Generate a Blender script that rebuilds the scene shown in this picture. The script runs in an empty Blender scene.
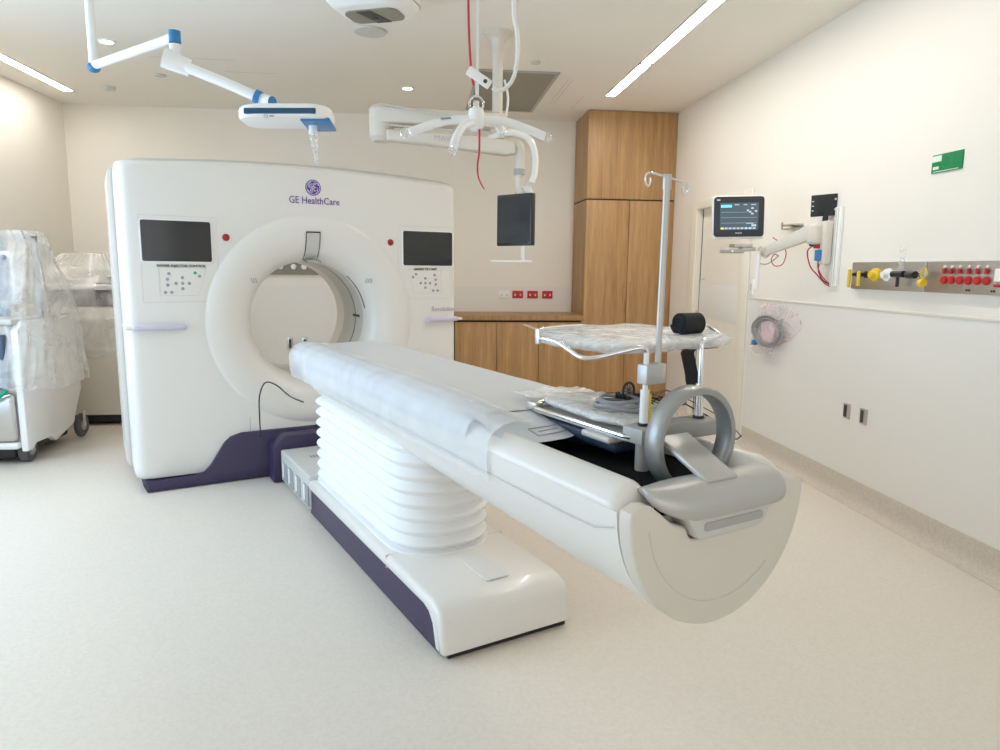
import bpy, bmesh, math, random
from mathutils import Vector, Matrix, noise
random.seed(7)
C = bpy.context.scene.collection
PI = math.pi
R = math.radians

# ------------------------------------------------------------------ camera
CAM_H = 1.42
YAW, PITCH, ROLL, F = 0.114945, 0.151383, 0.0105816, 695.34
def _cam():
    fwd = Vector((math.sin(YAW)*math.cos(PITCH), math.cos(YAW)*math.cos(PITCH), -math.sin(PITCH)))
    r0 = Vector((math.cos(YAW), -math.sin(YAW), 0)); u0 = r0.cross(fwd)
    r = math.cos(ROLL)*r0 + math.sin(ROLL)*u0
    u = -math.sin(ROLL)*r0 + math.cos(ROLL)*u0
    M = Matrix(((r.x, u.x, -fwd.x, 0), (r.y, u.y, -fwd.y, 0), (r.z, u.z, -fwd.z, CAM_H), (0, 0, 0, 1)))
    cd = bpy.data.cameras.new('camera'); cd.sensor_width = 36; cd.sensor_fit = 'HORIZONTAL'
    cd.lens = F/1000*36; cd.clip_start = 0.05
    co = bpy.data.objects.new('camera', cd); C.objects.link(co); co.matrix_world = M
    bpy.context.scene.camera = co
_cam()
sc = bpy.context.scene
sc.view_settings.view_transform = 'Standard'; sc.view_settings.look = 'None'
sc.view_settings.exposure = 0.17; sc.view_settings.gamma = 1.0
sc.view_settings.use_curve_mapping = False
sc.cycles.diffuse_bounces = 10; sc.cycles.max_bounces = 14; sc.cycles.transparent_max_bounces = 16
# world: soft daylight seen only through the added windows out of view
wd = bpy.data.worlds.new('world'); sc.world = wd; wd.use_nodes = True
bg = wd.node_tree.nodes['Background']; bg.inputs[0].default_value = (.72, .85, 1, 1); bg.inputs[1].default_value = 1.0

def area(name, loc, rot, sx, sy, energy, color):
    l = bpy.data.lights.new(name, 'AREA'); l.shape = 'RECTANGLE'; l.size = sx; l.size_y = sy
    l.energy = energy; l.color = color
    o = bpy.data.objects.new(name, l); C.objects.link(o); o.location = loc; o.rotation_euler = rot
    return o
LED_STRENGTH = 33.0
# daylight from an assumed, unseen window in the left wall beside the scanner table
area('assumed_window_light', (-3.55, 2.75, 1.55), (0, R(-90), 0), 2.1, 3.2, 84, (.52, .75, 1.0))
# warm fill added behind the camera to lift the faces turned towards it
area('rear_warm_fill', (0.3, -2.4, 1.6), (R(90), 0, 0), 4.2, 1.9, 20, (1.0, .90, .79))

# ------------------------------------------------------------------ materials
def new_mat(name):
    m = bpy.data.materials.new(name); m.use_nodes = True
    return m, m.node_tree.nodes, m.node_tree.links, m.node_tree.nodes['Principled BSDF']
def mat(name, col, rough=.5, metal=0, spec=.5, emit=None, es=0, noise_amt=0.0, scale=40, bump=0.0, bscale=200, coat=0, alpha=1):
    m, N, L, b = new_mat(name)
    b.inputs['Base Color'].default_value = (*col, 1); b.inputs['Roughness'].default_value = rough
    b.inputs['Metallic'].default_value = metal; b.inputs['Specular IOR Level'].default_value = spec
    b.inputs['Coat Weight'].default_value = coat; b.inputs['Alpha'].default_value = alpha
    if emit: b.inputs['Emission Color'].default_value = (*emit, 1); b.inputs['Emission Strength'].default_value = es
    tc = N.new('ShaderNodeTexCoord')
    if noise_amt:
        n = N.new('ShaderNodeTexNoise'); n.inputs['Scale'].default_value = scale; n.inputs['Detail'].default_value = 4
        mx = N.new('ShaderNodeMix'); mx.data_type = 'RGBA'
        mx.inputs[6].default_value = (*[c*(1-noise_amt) for c in col], 1); mx.inputs[7].default_value = (*[min(1, c*(1+noise_amt)) for c in col], 1)
        L.new(tc.outputs['Object'], n.inputs['Vector']); L.new(n.outputs['Fac'], mx.inputs[0]); L.new(mx.outputs[2], b.inputs['Base Color'])
    if bump:
        n2 = N.new('ShaderNodeTexNoise'); n2.inputs['Scale'].default_value = bscale; n2.inputs['Detail'].default_value = 3
        bp = N.new('ShaderNodeBump'); bp.inputs['Strength'].default_value = bump; bp.inputs['Distance'].default_value = .01
        L.new(tc.outputs['Object'], n2.inputs['Vector']); L.new(n2.outputs['Fac'], bp.inputs['Height']); L.new(bp.outputs[0], b.inputs['Normal'])
    return m
def wood_mat(name, c0, c1):
    m, N, L, b = new_mat(name)
    tc = N.new('ShaderNodeTexCoord'); mp = N.new('ShaderNodeMapping'); mp.inputs['Scale'].default_value = (11, 11, .55)
    n = N.new('ShaderNodeTexNoise'); n.inputs['Scale'].default_value = 2.2; n.inputs['Detail'].default_value = 7; n.inputs['Distortion'].default_value = .5
    n2 = N.new('ShaderNodeTexNoise'); n2.inputs['Scale'].default_value = 9; n2.inputs['Detail'].default_value = 5
    cr = N.new('ShaderNodeValToRGB'); cr.color_ramp.elements[0].position = .32; cr.color_ramp.elements[1].position = .7
    cr.color_ramp.elements[0].color = (*c0, 1); cr.color_ramp.elements[1].color = (*c1, 1)
    mx = N.new('ShaderNodeMix'); mx.data_type = 'FLOAT'; mx.inputs[0].default_value = .4
    L.new(tc.outputs['Object'], mp.inputs[0]); L.new(mp.outputs[0], n.inputs['Vector']); L.new(mp.outputs[0], n2.inputs['Vector'])
    L.new(n.outputs['Fac'], mx.inputs[2]); L.new(n2.outputs['Fac'], mx.inputs[3]); L.new(mx.outputs[0], cr.inputs[0])
    L.new(cr.outputs[0], b.inputs['Base Color']); b.inputs['Roughness'].default_value = .45
    return m
def floor_mat(name, c0, c1, rough):
    m, N, L, b = new_mat(name)
    tc = N.new('ShaderNodeTexCoord')
    v = N.new('ShaderNodeTexNoise'); v.inputs['Scale'].default_value = 75; v.inputs['Detail'].default_value = 3
    v2 = N.new('ShaderNodeTexNoise'); v2.inputs['Scale'].default_value = 260; v2.inputs['Detail'].default_value = 2
    mx = N.new('ShaderNodeMix'); mx.data_type = 'FLOAT'; mx.inputs[0].default_value = .45
    cr = N.new('ShaderNodeValToRGB'); cr.color_ramp.elements[0].position = .38; cr.color_ramp.elements[1].position = .60
    cr.color_ramp.elements[0].color = (*c0, 1); cr.color_ramp.elements[1].color = (*c1, 1)
    for q in (v, v2): L.new(tc.outputs['Object'], q.inputs['Vector'])
    L.new(v.outputs['Fac'], mx.inputs[2]); L.new(v2.outputs['Fac'], mx.inputs[3])
    L.new(mx.outputs[0], cr.inputs[0]); L.new(cr.outputs[0], b.inputs['Base Color']); b.inputs['Roughness'].default_value = rough
    b.inputs['Specular IOR Level'].default_value = .35
    return m
def film_mat(name, opacity, col, rough=.18, bump=.6, bscale=9, spec=.8, var=.18):
    m, N, L, b = new_mat(name)
    b.inputs['Base Color'].default_value = (*col, 1); b.inputs['Roughness'].default_value = rough
    b.inputs['Specular IOR Level'].default_value = spec
    tc = N.new('ShaderNodeTexCoord'); n = N.new('ShaderNodeTexNoise'); n.inputs['Scale'].default_value = bscale; n.inputs['Detail'].default_value = 5
    n.inputs['Distortion'].default_value = 1.2
    bp = N.new('ShaderNodeBump'); bp.inputs['Strength'].default_value = bump; bp.inputs['Distance'].default_value = .05
    L.new(tc.outputs['Object'], n.inputs['Vector']); L.new(n.outputs['Fac'], bp.inputs['Height']); L.new(bp.outputs[0], b.inputs['Normal'])
    tr = N.new('ShaderNodeBsdfTransparent'); mx = N.new('ShaderNodeMixShader')
    mr = N.new('ShaderNodeMapRange'); mr.inputs[1].default_value = .35; mr.inputs[2].default_value = .65
    mr.inputs[3].default_value = max(0, opacity-var); mr.inputs[4].default_value = min(1, opacity+var)
    L.new(n.outputs['Fac'], mr.inputs[0]); L.new(mr.outputs[0], mx.inputs[0])
    L.new(tr.outputs[0], mx.inputs[1]); L.new(b.outputs[0], mx.inputs[2]); L.new(mx.outputs[0], N['Material Output'].inputs[0])
    return m
def mesh_mat(name):
    m, N, L, b = new_mat(name)
    tc = N.new('ShaderNodeTexCoord'); mp = N.new('ShaderNodeMapping'); mp.inputs['Scale'].default_value = (110, 110, 110)
    v = N.new('ShaderNodeTexVoronoi'); v.inputs['Randomness'].default_value = 0.0; v.inputs['Scale'].default_value = 1
    cr = N.new('ShaderNodeValToRGB'); cr.color_ramp.elements[0].position = .25; cr.color_ramp.elements[1].position = .42
    cr.color_ramp.elements[0].color = (.05, .05, .052, 1); cr.color_ramp.elements[1].color = (.010, .010, .011, 1)
    L.new(tc.outputs['Object'], mp.inputs[0]); L.new(mp.outputs[0], v.inputs['Vector']); L.new(v.outputs['Distance'], cr.inputs[0])
    L.new(cr.outputs[0], b.inputs['Base Color']); b.inputs['Roughness'].default_value = .75; b.inputs['Specular IOR Level'].default_value = .15
    return m
def emis(name, col, s):
    m, N, L, b = new_mat(name)
    b.inputs['Base Color'].default_value = (*col, 1); b.inputs['Emission Color'].default_value = (*col, 1); b.inputs['Emission Strength'].default_value = s
    return m

M = dict(
 floor=floor_mat('floor_vinyl', (.70, .64, .565), (.755, .70, .625), .45),
 cove=floor_mat('cove_vinyl', (.56, .50, .43), (.66, .60, .52), .5),
 wall=mat('wall_paint', (.83, .80, .735), .65, noise_amt=.01, scale=3),
 dado=mat('dado_vinyl', (.79, .775, .735), .42, noise_amt=.01, scale=2),
 ceil=mat('ceiling_paint', (.85, .82, .755), .8, noise_amt=.01, scale=3),
 trim=mat('trim_paint', (.82, .78, .69), .4),
 wood=wood_mat('oak_veneer', (.32, .175, .07), (.56, .345, .155)),
 woodtop=wood_mat('oak_worktop', (.30, .165, .07), (.48, .29, .13)),
 gap=mat('shadow_gap', (.03, .02, .015), .8),
 white=mat('gantry_plastic', (.79, .765, .725), .32, coat=.15),
 warmwhite=mat('cream_plastic', (.68, .635, .56), .4),
 bwhite=mat('bright_white_plastic', (.88, .88, .87), .35),
 grey=mat('grey_plastic', (.40, .39, .37), .4),
 lgrey=mat('light_grey_plastic', (.60, .59, .56), .4),
 lilac=mat('lilac_plastic', (.62, .58, .70), .35),
 purple=mat('dark_purple_plastic', (.038, .026, .072), .38),
 bellow=mat('bellows_fabric', (.86, .86, .86), .55),
 black=mat('black_plastic', (.015, .015, .017), .35),
 blackcloth=mat('black_webbing', (.012, .012, .014), .8, bump=.3),
 glass=mat('dark_screen_glass', (.018, .018, .018), .12, spec=.6),
 chrome=mat('chrome', (.82, .82, .82), .14, metal=1),
 steel=mat('brushed_steel', (.62, .60, .57), .34, metal=1),
 silver=mat('silver_paint', (.52, .51, .49), .36, metal=.4),
 ringgrey=mat('silver_grey_paint', (.36, .36, .35), .35, metal=.45),
 meshtop=mesh_mat('black_mesh'),
 pad=mat('pad_vinyl', (.66, .665, .68), .42, bump=.12, bscale=6),
 sheet=film_mat('draped_film', .45, (.86, .89, .93), .3, .05, 3, .4, .04),  # film itself is clear; cool side light is put into its bluish colour
 film=film_mat('plastic_film', .36, (.92, .92, .91), .12, .4, 3.0, 1.0, .16),
 wrap=film_mat('bag_film', .66, (.92, .92, .91), .2, .45, 14, .8, .12),
 pinkbag=film_mat('pink_bag_film', .30, (.88, .74, .76), .3, .2, 6, .5, .06),
 clear=film_mat('clear_cover', .25, (.9, .9, .88), .12, .2, 30),
 blue=mat('blue_plastic', (.03, .20, .48), .35),
 navy=mat('navy_panel', (.01, .075, .15), .25),
 red=mat('red_plastic', (.50, .015, .02), .4),
 redcord=mat('red_cord', (.50, .02, .04), .6),
 yellow=mat('yellow_plastic', (.78, .56, .03), .4),
 green=mat('green_sign', (.0, .22, .07), .4),
 tealgreen=mat('green_handle', (.0, .34, .20), .4),
 signwhite=mat('sign_white', (.75, .88, .75), .5),
 logopurple=mat('purple_ink', (.12, .04, .32), .4),
 ink=mat('dark_ink', (.05, .05, .05), .5),
 greyink=mat('grey_ink', (.33, .33, .35), .5),
 mauveink=mat('mauve_ink', (.52, .46, .50), .5),
 tube=mat('translucent_tubing', (.80, .79, .74), .3),
 bluepad=mat('blue_black_cushion', (.02, .035, .07), .5),
 cable=mat('grey_cable', (.30, .30, .31), .45),
 rubber=mat('grey_rubber', (.09, .09, .09), .6),
 hatch=mat('hatch_grey', (.26, .24, .19), .5, bump=.15, bscale=60),
 led=emis('led_diffuser', (1.0, .94, .87), LED_STRENGTH),
 led_dim=emis('led_diffuser_left', (1.0, .94, .87), LED_STRENGTH*.7),
 down=emis('downlight_lens', (1.0, .95, .88), 12),
 added_glass=mat('added_window_glass', (.8, .88, .95), .05, spec=.5, alpha=.12),  # glass of the added windows, none of them in view
 amber=emis('amber_pixels', (.9, .6, .15), .8),
 teal=emis('teal_pixels', (.1, .75, .75), 1.0),
 bluepx=emis('blue_pixels', (.3, .5, .9), .8),
 scr=emis('screen_dim', (.045, .065, .085), .9),
 scrline=emis('screen_line', (.35, .42, .45), .7),
 pinkdisc=mat('pink_disc', (.78, .62, .68), .5),
)

# ------------------------------------------------------------------ geometry helpers
WORLD = Matrix.Identity(4)
TH = R(24)
ORG = Vector((-0.754, 4.889, 0))
LOC = Matrix.Translation(ORG) @ Matrix.Rotation(TH, 4, 'Z')      # frame along the scanner axis: x across, y towards the gantry
GAN = LOC @ Matrix.Translation((.04, 0, 0))

def catmull(pts, n=8, closed=False):
    P = [Vector(p) for p in pts]
    if len(P) < 3: return P
    out = []; m = len(P)
    segs = m if closed else m-1
    for i in range(segs):
        if closed: a, b, c, d = P[(i-1) % m], P[i], P[(i+1) % m], P[(i+2) % m]
        else: a, b, c, d = P[max(i-1, 0)], P[i], P[i+1], P[min(i+2, m-1)]
        for k in range(n):
            t = k/n
            out.append(.5*((2*b)+(-a+c)*t+(2*a-5*b+4*c-d)*t*t+(-a+3*b-3*c+d)*t*t*t))
    if not closed: out.append(P[-1])
    return out
def frame_to(d):
    return Vector(d).normalized().to_track_quat('Z', 'Y').to_matrix()

class MB:
    def __init__(s): s.v = []; s.f = []
    def add(s, vs, fs):
        n = len(s.v); s.v += [Vector(v) for v in vs]; s.f += [[i+n for i in f] for f in fs]; return s
    def bm_add(s, bm, X=None):
        bm.verts.index_update()
        vs = [(X @ v.co if X else v.co.copy()) for v in bm.verts]
        fs = [[v.index for v in f.verts] for f in bm.faces]; bm.free(); return s.add(vs, fs)
    def box(s, x0, x1, y0, y1, z0, z1, bev=0, seg=3, X=None):
        bm = bmesh.new(); bmesh.ops.create_cube(bm, size=1)
        for v in bm.verts: v.co = Vector(((x0+x1)/2+v.co.x*(x1-x0), (y0+y1)/2+v.co.y*(y1-y0), (z0+z1)/2+v.co.z*(z1-z0)))
        if bev: bmesh.ops.bevel(bm, geom=bm.edges[:], offset=bev, segments=seg, profile=.5, affect='EDGES')
        return s.bm_add(bm, X)
    def tube(s, pts, r, n=10, closed=False, smooth=0, caps=True, r2=None):
        P = catmull(pts, smooth, closed) if smooth else [Vector(p) for p in pts]
        m = len(P); rings = []; up = None
        for i, p in enumerate(P):
            if closed: d = P[(i+1) % m]-P[i-1]
            else: d = P[min(i+1, m-1)]-P[max(i-1, 0)]
            d = d.normalized() if d.length > 1e-9 else Vector((0, 0, 1))
            if up is None:
                up = Vector((0, 0, 1)) if abs(d.z) < .9 else Vector((1, 0, 0))
            a = d.cross(up)
            if a.length < 1e-6: a = d.orthogonal()
            a.normalize(); up = a.cross(d).normalized()
            rr = r if r2 is None else r+(r2-r)*i/max(1, m-1)
            rings.append([p+rr*(math.cos(2*PI*k/n)*a+math.sin(2*PI*k/n)*up) for k in range(n)])
        return s.loft(rings, closed, caps)
    def cyl(s, p0, p1, r, r2=None, n=24): return s.tube([p0, p1], r, n=n, r2=r2)
    def loft(s, rings, closed=False, caps=True):
        n = len(rings[0]); m = len(rings); vs = [p for r in rings for p in r]; fs = []
        for i in range(m if closed else m-1):
            j = (i+1) % m
            for k in range(n):
                l = (k+1) % n; fs.append([i*n+k, i*n+l, j*n+l, j*n+k])
        if caps and not closed:
            fs.append(list(range(n))[::-1]); fs.append([(m-1)*n+k for k in range(n)])
        return s.add(vs, fs)
    def lathe(s, prof, axis_o, axis_d, n=32, caps=True, a0=0, a1=2*PI):
        Fm = frame_to(axis_d); o = Vector(axis_o); full = abs(a1-a0-2*PI) < 1e-6
        rings = []
        if full:
            for (r, h) in prof: rings.append([o+Fm @ Vector((r*math.cos(2*PI*k/n), r*math.sin(2*PI*k/n), h)) for k in range(n)])
            return s.loft(rings, False, caps)
    def prism(s, poly, axis, d0, d1, bev=0, seg=2):
        # poly: 2-D points in the two remaining axes (x->(y,z), y->(x,z), z->(x,y))
        bm = bmesh.new()
        def mk(p, d):
            return {'x': (d, p[0], p[1]), 'y': (p[0], d, p[1]), 'z': (p[0], p[1], d)}[axis]
        a = [bm.verts.new(mk(p, d0)) for p in poly]; b = [bm.verts.new(mk(p, d1)) for p in poly]
        fa = bm.faces.new(a); fb = bm.faces.new(b[::-1]); n = len(poly)
        for i in range(n): bm.faces.new([a[i], b[i], b[(i+1) % n], a[(i+1) % n]])
        bm.normal_update()
        if bev: bmesh.ops.bevel(bm, geom=list(set(fa.edges[:]+fb.edges[:])), offset=bev, segments=seg, profile=.5, affect='EDGES')
        return s.bm_add(bm)
    def sphere(s, c, rx, ry=None, rz=None, u=20, v=12):
        bm = bmesh.new(); bmesh.ops.create_uvsphere(bm, u_segments=u, v_segments=v, radius=1)
        X = Matrix.Translation(c) @ Matrix.Diagonal((rx, ry or rx, rz or rx, 1)); return s.bm_add(bm, X)
    def grid(s, fn, nu, nv):
        vs = [fn(i/nu, j/nv) for i in range(nu+1) for j in range(nv+1)]
        fs = [[i*(nv+1)+j, (i+1)*(nv+1)+j, (i+1)*(nv+1)+j+1, i*(nv+1)+j+1] for i in range(nu) for j in range(nv)]
        return s.add(vs, fs)

def setp(o, label=None, cat=None, group=None, kind=None):
    if label: o['label'] = label
    if cat: o['category'] = cat
    if group: o['group'] = group
    if kind: o['kind'] = kind
    return o
WM = {}
def thing(name, label, cat, loc=(0, 0, 0), frame=WORLD, group=None):
    o = bpy.data.objects.new(name, None); C.objects.link(o); o.empty_display_size = .1
    X = frame @ Matrix.Translation(loc); o.matrix_world = X; WM[o] = X
    return setp(o, label, cat, group)
def obj(name, mb, m, parent=None, frame=WORLD, label=None, cat=None, group=None, kind=None, loc=None, angle=38, flat=False):
    """mb vertices are given in `frame`; the object gets its origin at its parent's (or its own base)."""
    vs = [frame @ v for v in mb.v]
    if loc is None:
        n = len(vs); c = sum(vs, Vector())/n; c.z = min(v.z for v in vs)
    else: c = frame @ Vector(loc)
    rot = frame.to_3x3().to_4x4()
    X = Matrix.Translation(c) @ rot; Xi = X.inverted()
    me = bpy.data.meshes.new(name); me.from_pydata([Xi @ v for v in vs], [], mb.f); me.validate()
    bm = bmesh.new(); bm.from_mesh(me); bmesh.ops.recalc_face_normals(bm, faces=bm.faces[:]); bm.to_mesh(me); bm.free()
    if not flat:
        me.shade_smooth(); me.set_sharp_from_angle(angle=R(angle))
    me.materials.append(m)
    o = bpy.data.objects.new(name, me); C.objects.link(o)
    if parent is not None:
        o.parent = parent; o.matrix_basis = WM[parent].inverted() @ X
    else: o.matrix_world = X
    WM[o] = X
    return setp(o, label, cat, group, kind)
def struct(name, mb, m, parent=None, **k):
    return obj(name, mb, m, parent, kind=None if parent else 'structure', **k)

def text_mb(body, size, X, depth=.0008, bold=0.0, sx=1.0):
    cu = bpy.data.curves.new('lettering', 'FONT'); cu.body = body; cu.size = size; cu.extrude = depth
    cu.align_x = 'CENTER'; cu.align_y = 'CENTER'; cu.offset = bold; cu.resolution_u = 2
    o = bpy.data.objects.new('lettering', cu); C.objects.link(o)
    dg = bpy.context.evaluated_depsgraph_get(); me = bpy.data.meshes.new_from_object(o.evaluated_get(dg))
    mb = MB(); S = Matrix.Diagonal((sx, 1, 1, 1))
    mb.add([X @ S @ v.co for v in me.vertices], [list(p.vertices) for p in me.polygons])
    bpy.data.objects.remove(o); bpy.data.curves.remove(cu); bpy.data.meshes.remove(me)
    return mb
def facing(origin, right, up):
    r = Vector(right).normalized(); u = Vector(up).normalized(); n = r.cross(u)
    return Matrix(((r.x, u.x, n.x, origin[0]), (r.y, u.y, n.y, origin[1]), (r.z, u.z, n.z, origin[2]), (0, 0, 0, 1)))

# ================================================================== SETTING
XL, XR, YF, YB, ZC = -3.605, 2.675, -2.5, 7.87, 3.04
struct('floor', MB().box(XL-.1, XR+.1, YF-.1, YB+.1, -.1, 0), M['floor'], flat=True)
struct('ceiling', MB().box(XL-.1, XR+.1, YF-.1, YB+.1, ZC, ZC+.1), M['ceil'], flat=True)
struct('wall_back', MB().box(XL-.1, XR+.1, YB, YB+.12, 0, ZC), M['wall'], flat=True)
# the front wall behind the camera, round an added, unseen glazed opening
w = MB(); w.box(XL, XR, YF-.12, YF, 0, .6).box(XL, XR, YF-.12, YF, 2.6, ZC).box(XL, -1.9, YF-.12, YF, .6, 2.6).box(2.5, XR, YF-.12, YF, .6, 2.6)
struct('wall_front', w, M['wall'], flat=True)
struct('added_window_2', MB().box(-1.9, 2.5, YF-.07, YF-.06, .6, 2.6), M['added_glass'], flat=True)  # pane added behind the camera, out of view
w = MB(); w.box(XL-.12, XL, YF, 1.1, 0, ZC).box(XL-.12, XL, 4.4, YB, 0, ZC).box(XL-.12, XL, 1.1, 4.4, 0, .45).box(XL-.12, XL, 1.1, 4.4, 2.65, ZC)  # leaves an opening for the assumed window
struct('wall_left', w, M['wall'], flat=True)
wn = struct('assumed_window_1', MB().box(XL-.07, XL-.06, 1.1, 4.4, .45, 2.65), M['added_glass'], flat=True)  # window assumed from the cool side light, out of view
fr = MB()
for y in (1.1, 2.2, 3.3, 4.34): fr.box(XL-.1, XL-.02, y, y+.06, .45, 2.65)
fr.box(XL-.1, XL-.02, 1.1, 4.4, .45, .51).box(XL-.1, XL-.02, 1.1, 4.4, 2.59, 2.65)
struct('assumed_window_frame', fr, M['trim'], wn)  # frame of the assumed window
# right wall with a door opening
DY0, DY1, DZ = 5.62, 6.62, 2.02
w = MB(); w.box(XR, XR+.12, YF, DY0, 0, ZC).box(XR, XR+.12, DY1, YB, 0, ZC).box(XR, XR+.12, DY0, DY1, DZ, ZC)
struct('wall_right', w, M['wall'], flat=True)
# vinyl wall protection below 1.2 m
struct('trim_1', MB().box(XR-.006, XR, YF, 5.42, .13, 1.2).box(XR-.006, XR, 6.79, 7.26, .13, 1.03), M['dado'], label='pale vinyl sheet on the lower right wall')
struct('trim_2', MB().box(XR-.012, XR, YF, 5.42, 1.2, 1.215, .003), M['trim'], label='capping strip along the top of the right wall vinyl')
struct('trim_3', MB().box(XL, 1.727, YB-.005, YB, .13, 1.22), M['dado'], label='pale vinyl sheet on the lower back wall')
# coved skirting
def cove(y0, y1):
    poly = [(XR-.075, 0), (XR-.075, .002), (XR-.045, .006), (XR-.025, .018), (XR-.012, .04), (XR-.01, .07), (XR-.01, .148), (XR, .152), (XR, 0)]
    return MB().prism(poly, 'y', y0, y1)
struct('baseboard_right', cove(YF, 5.42), M['cove'])
struct('baseboard_back', MB().prism([(YB-.075, 0), (YB-.045, .006), (YB-.02, .022), (YB-.01, .05), (YB-.01, .15), (YB, .15), (YB, 0)], 'x', XL, .35), M['cove'])
struct('baseboard_left', MB().prism([(XL+.075, 0), (XL+.045, .006), (XL+.02, .022), (XL+.01, .05), (XL+.01, .15), (XL, .15), (XL, 0)], 'y', YF, YB), M['cove'])
# door
dr = struct('door_1', MB().box(XR+.05, XR+.09, DY0, DY1-.013, .008, DZ).box(XR+.09, XR+.11, DY0-.05, DY1+.05, 0, DZ+.03), M['trim'])
struct('door_frame', MB().box(XR-.016, XR-.001, DY1-.012, DY1+.15, 0, DZ+.06, .004).box(XR-.016, XR-.001, DY0-.15, DY0+.012, 0, DZ+.06, .004).box(XR-.0155, XR-.001, DY0, DY1, DZ-.012, DZ+.06, .003).box(XR-.001, XR+.049, DY1-.012, DY1-.001, 0, DZ-.001).box(XR-.001, XR+.049, DY0+.001, DY1-.012, DZ-.012, DZ-.001), M['trim'], dr)
struct('door_seam', MB().box(XR+.046, XR+.0495, DY1-.022, DY1-.0125, .01, DZ-.013), M['ink'], dr, label='dark gap along the hinge side')
struct('door_band', MB().box(XR+.044, XR+.05, DY0+.02, DY1-.03, .98, 1.30, .002).box(XR+.044, XR+.05, DY0+.02, DY1-.03, 1.30, 1.312), M['dado'], dr)
struct('hinge', MB().box(XR+.02, XR+.05, DY1-.04, DY1-.005, .94, 1.04, .003), M['steel'], dr)
struct('door_plate', MB().box(XR+.04, XR+.05, DY1-.12, DY1-.06, 1.335, 1.35), M['lgrey'], dr)

# ceiling lights -------------------------------------------------------
def strip(label, x, y0, y1, m='led'):
    t = thing('linear_light', label, 'ceiling light', (x, (y0+y1)/2, ZC))
    obj('light_frame', MB().box(x-.056, x-.044, y0-.012, y1+.012, ZC-.006, ZC+.0).box(x+.044, x+.056, y0-.012, y1+.012, ZC-.006, ZC).box(x-.056, x+.056, y0-.012, y0, ZC-.006, ZC).box(x-.056, x+.056, y1, y1+.012, ZC-.006, ZC), M['lgrey'], t)
    obj('diffuser', MB().box(x-.044, x+.044, y0, y1, ZC-.004, ZC-.001), M[m], t, flat=True)
strip('short far segment of the recessed linear light near the oak cabinet', 1.79, 5.67, 6.69)
strip('long near segment of the recessed linear light near the right wall', 1.79, 2.9, 5.63)
strip('recessed linear ceiling light running along the left wall', -3.28, 3.6, 7.3, 'led_dim')
def downlight(x, y, label):
    t = thing('downlight', label, 'ceiling light', (x, y, ZC))
    obj('trim_ring', MB().lathe([(.062, 0), (.06, -.008), (.045, -.008), (.045, -.002), (.044, 0)], (x, y, ZC), (0, 0, 1)), M['bwhite'], t)
    obj('lens', MB().lathe([(.044, -.001), (.044, -.004)], (x, y, ZC), (0, 0, 1)), M['down'], t)
downlight(-2.27, 5.70, 'round recessed downlight beside the drop tube of the surgical lamp')
downlight(-.10, 6.71, 'round recessed downlight above the monitor boom arm')
def ceil_disc(name, x, y, r, label, cat, m, h=.012):
    t = obj(name, MB().lathe([(r*.97, 0), (r, -h*.3), (r*.96, -h), (.001, -h*1.1)], (x, y, ZC), (0, 0, 1)), m, label=label, cat=cat)
ceil_disc('ceiling_speaker', -.33, 5.19, .115, 'flat grey round ceiling speaker behind the ceiling camera box', 'speaker', M['lgrey'])
ceil_disc('smoke_detector', -2.83, 7.1, .05, 'small round detector on the ceiling near the far left corner', 'detector', M['lgrey'], .03)
ceil_disc('sprinkler_cap', .92, 5.74, .04, 'small round sprinkler cap on the ceiling right of the white column', 'sprinkler', M['lgrey'])
ceil_disc('sprinkler_cap', -2.21, 6.60, .05, 'small round cap on the ceiling left of the surgical lamp knuckle', 'sprinkler', M['lgrey'])
# dark hatch
t = thing('ceiling_vent', 'square dark grey ceiling return air grille with a pale frame', 'vent', (.82, 6.72, ZC))
obj('frame', MB().box(.48, .51, 6.0, 7.45, ZC-.012, ZC, .003).box(1.14, 1.17, 6.0, 7.45, ZC-.012, ZC, .003).box(.48, 1.17, 5.99, 6.02, ZC-.012, ZC, .003).box(.48, 1.17, 7.43, 7.46, ZC-.012, ZC, .003), M['grey'], t)
obj('grille', MB().box(.505, 1.145, 6.01, 7.44, ZC-.008, ZC-.002), M['hatch'], t)
struct('trim_4', MB().box(1.28, 1.286, 6.2, 7.1, ZC-.002, ZC).box(1.32, 1.326, 6.2, 7.1, ZC-.002, ZC), M['lgrey'], label='access panel joint in the ceiling beside the dark grille')
struct('trim_5', MB().box(1.54, 1.545, 6.75, 7.27, ZC-.0015, ZC).box(-2.1, -1.45, 6.05, 6.055, ZC-.0015, ZC).box(-1.62, -1.2, 6.4, 6.405, ZC-.0015, ZC), M['lgrey'], label='fine panel joints in the ceiling')

# ================================================================== CABINETS
TX0, TX1, TYF = 1.727, 2.672, 7.27
t = thing('tall_cabinet', 'tall oak veneer cupboard reaching the ceiling in the right corner', 'cabinet', ((TX0+TX1)/2, 7.56, 0))
obj('carcass', MB().box(TX0, TX1, TYF+.022, YB-.006, 0.0, ZC-.004), M['wood'], t, flat=True)
obj('upper_door', MB().box(TX0, TX1, TYF, TYF+.02, 2.155, ZC-.006, .0015), M['wood'], t)
obj('shadow_line', MB().box(TX0+.001, TX1, TYF+.008, TYF+.022, .1, ZC-.01).box(TX0-.0015, TX0, TYF+.02, YB-.01, 2.14, 2.155), M['gap'], t)
mid = 2.19
for a, b, hx in ((TX0, mid-.003, mid-.045), (mid+.003, TX1, mid+.03)):
    d = obj('door', MB().box(a, b, TYF, TYF+.02, .105, 2.14, .0015), M['wood'], t)
    obj('handle', MB().box(hx, hx+.012, TYF-.012, TYF, .98, 1.30, .003), M['wood'], d)
obj('plinth', MB().box(TX0, TX1, TYF+.02, TYF+.03, 0.001, .1), M['woodtop'], t)
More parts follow.
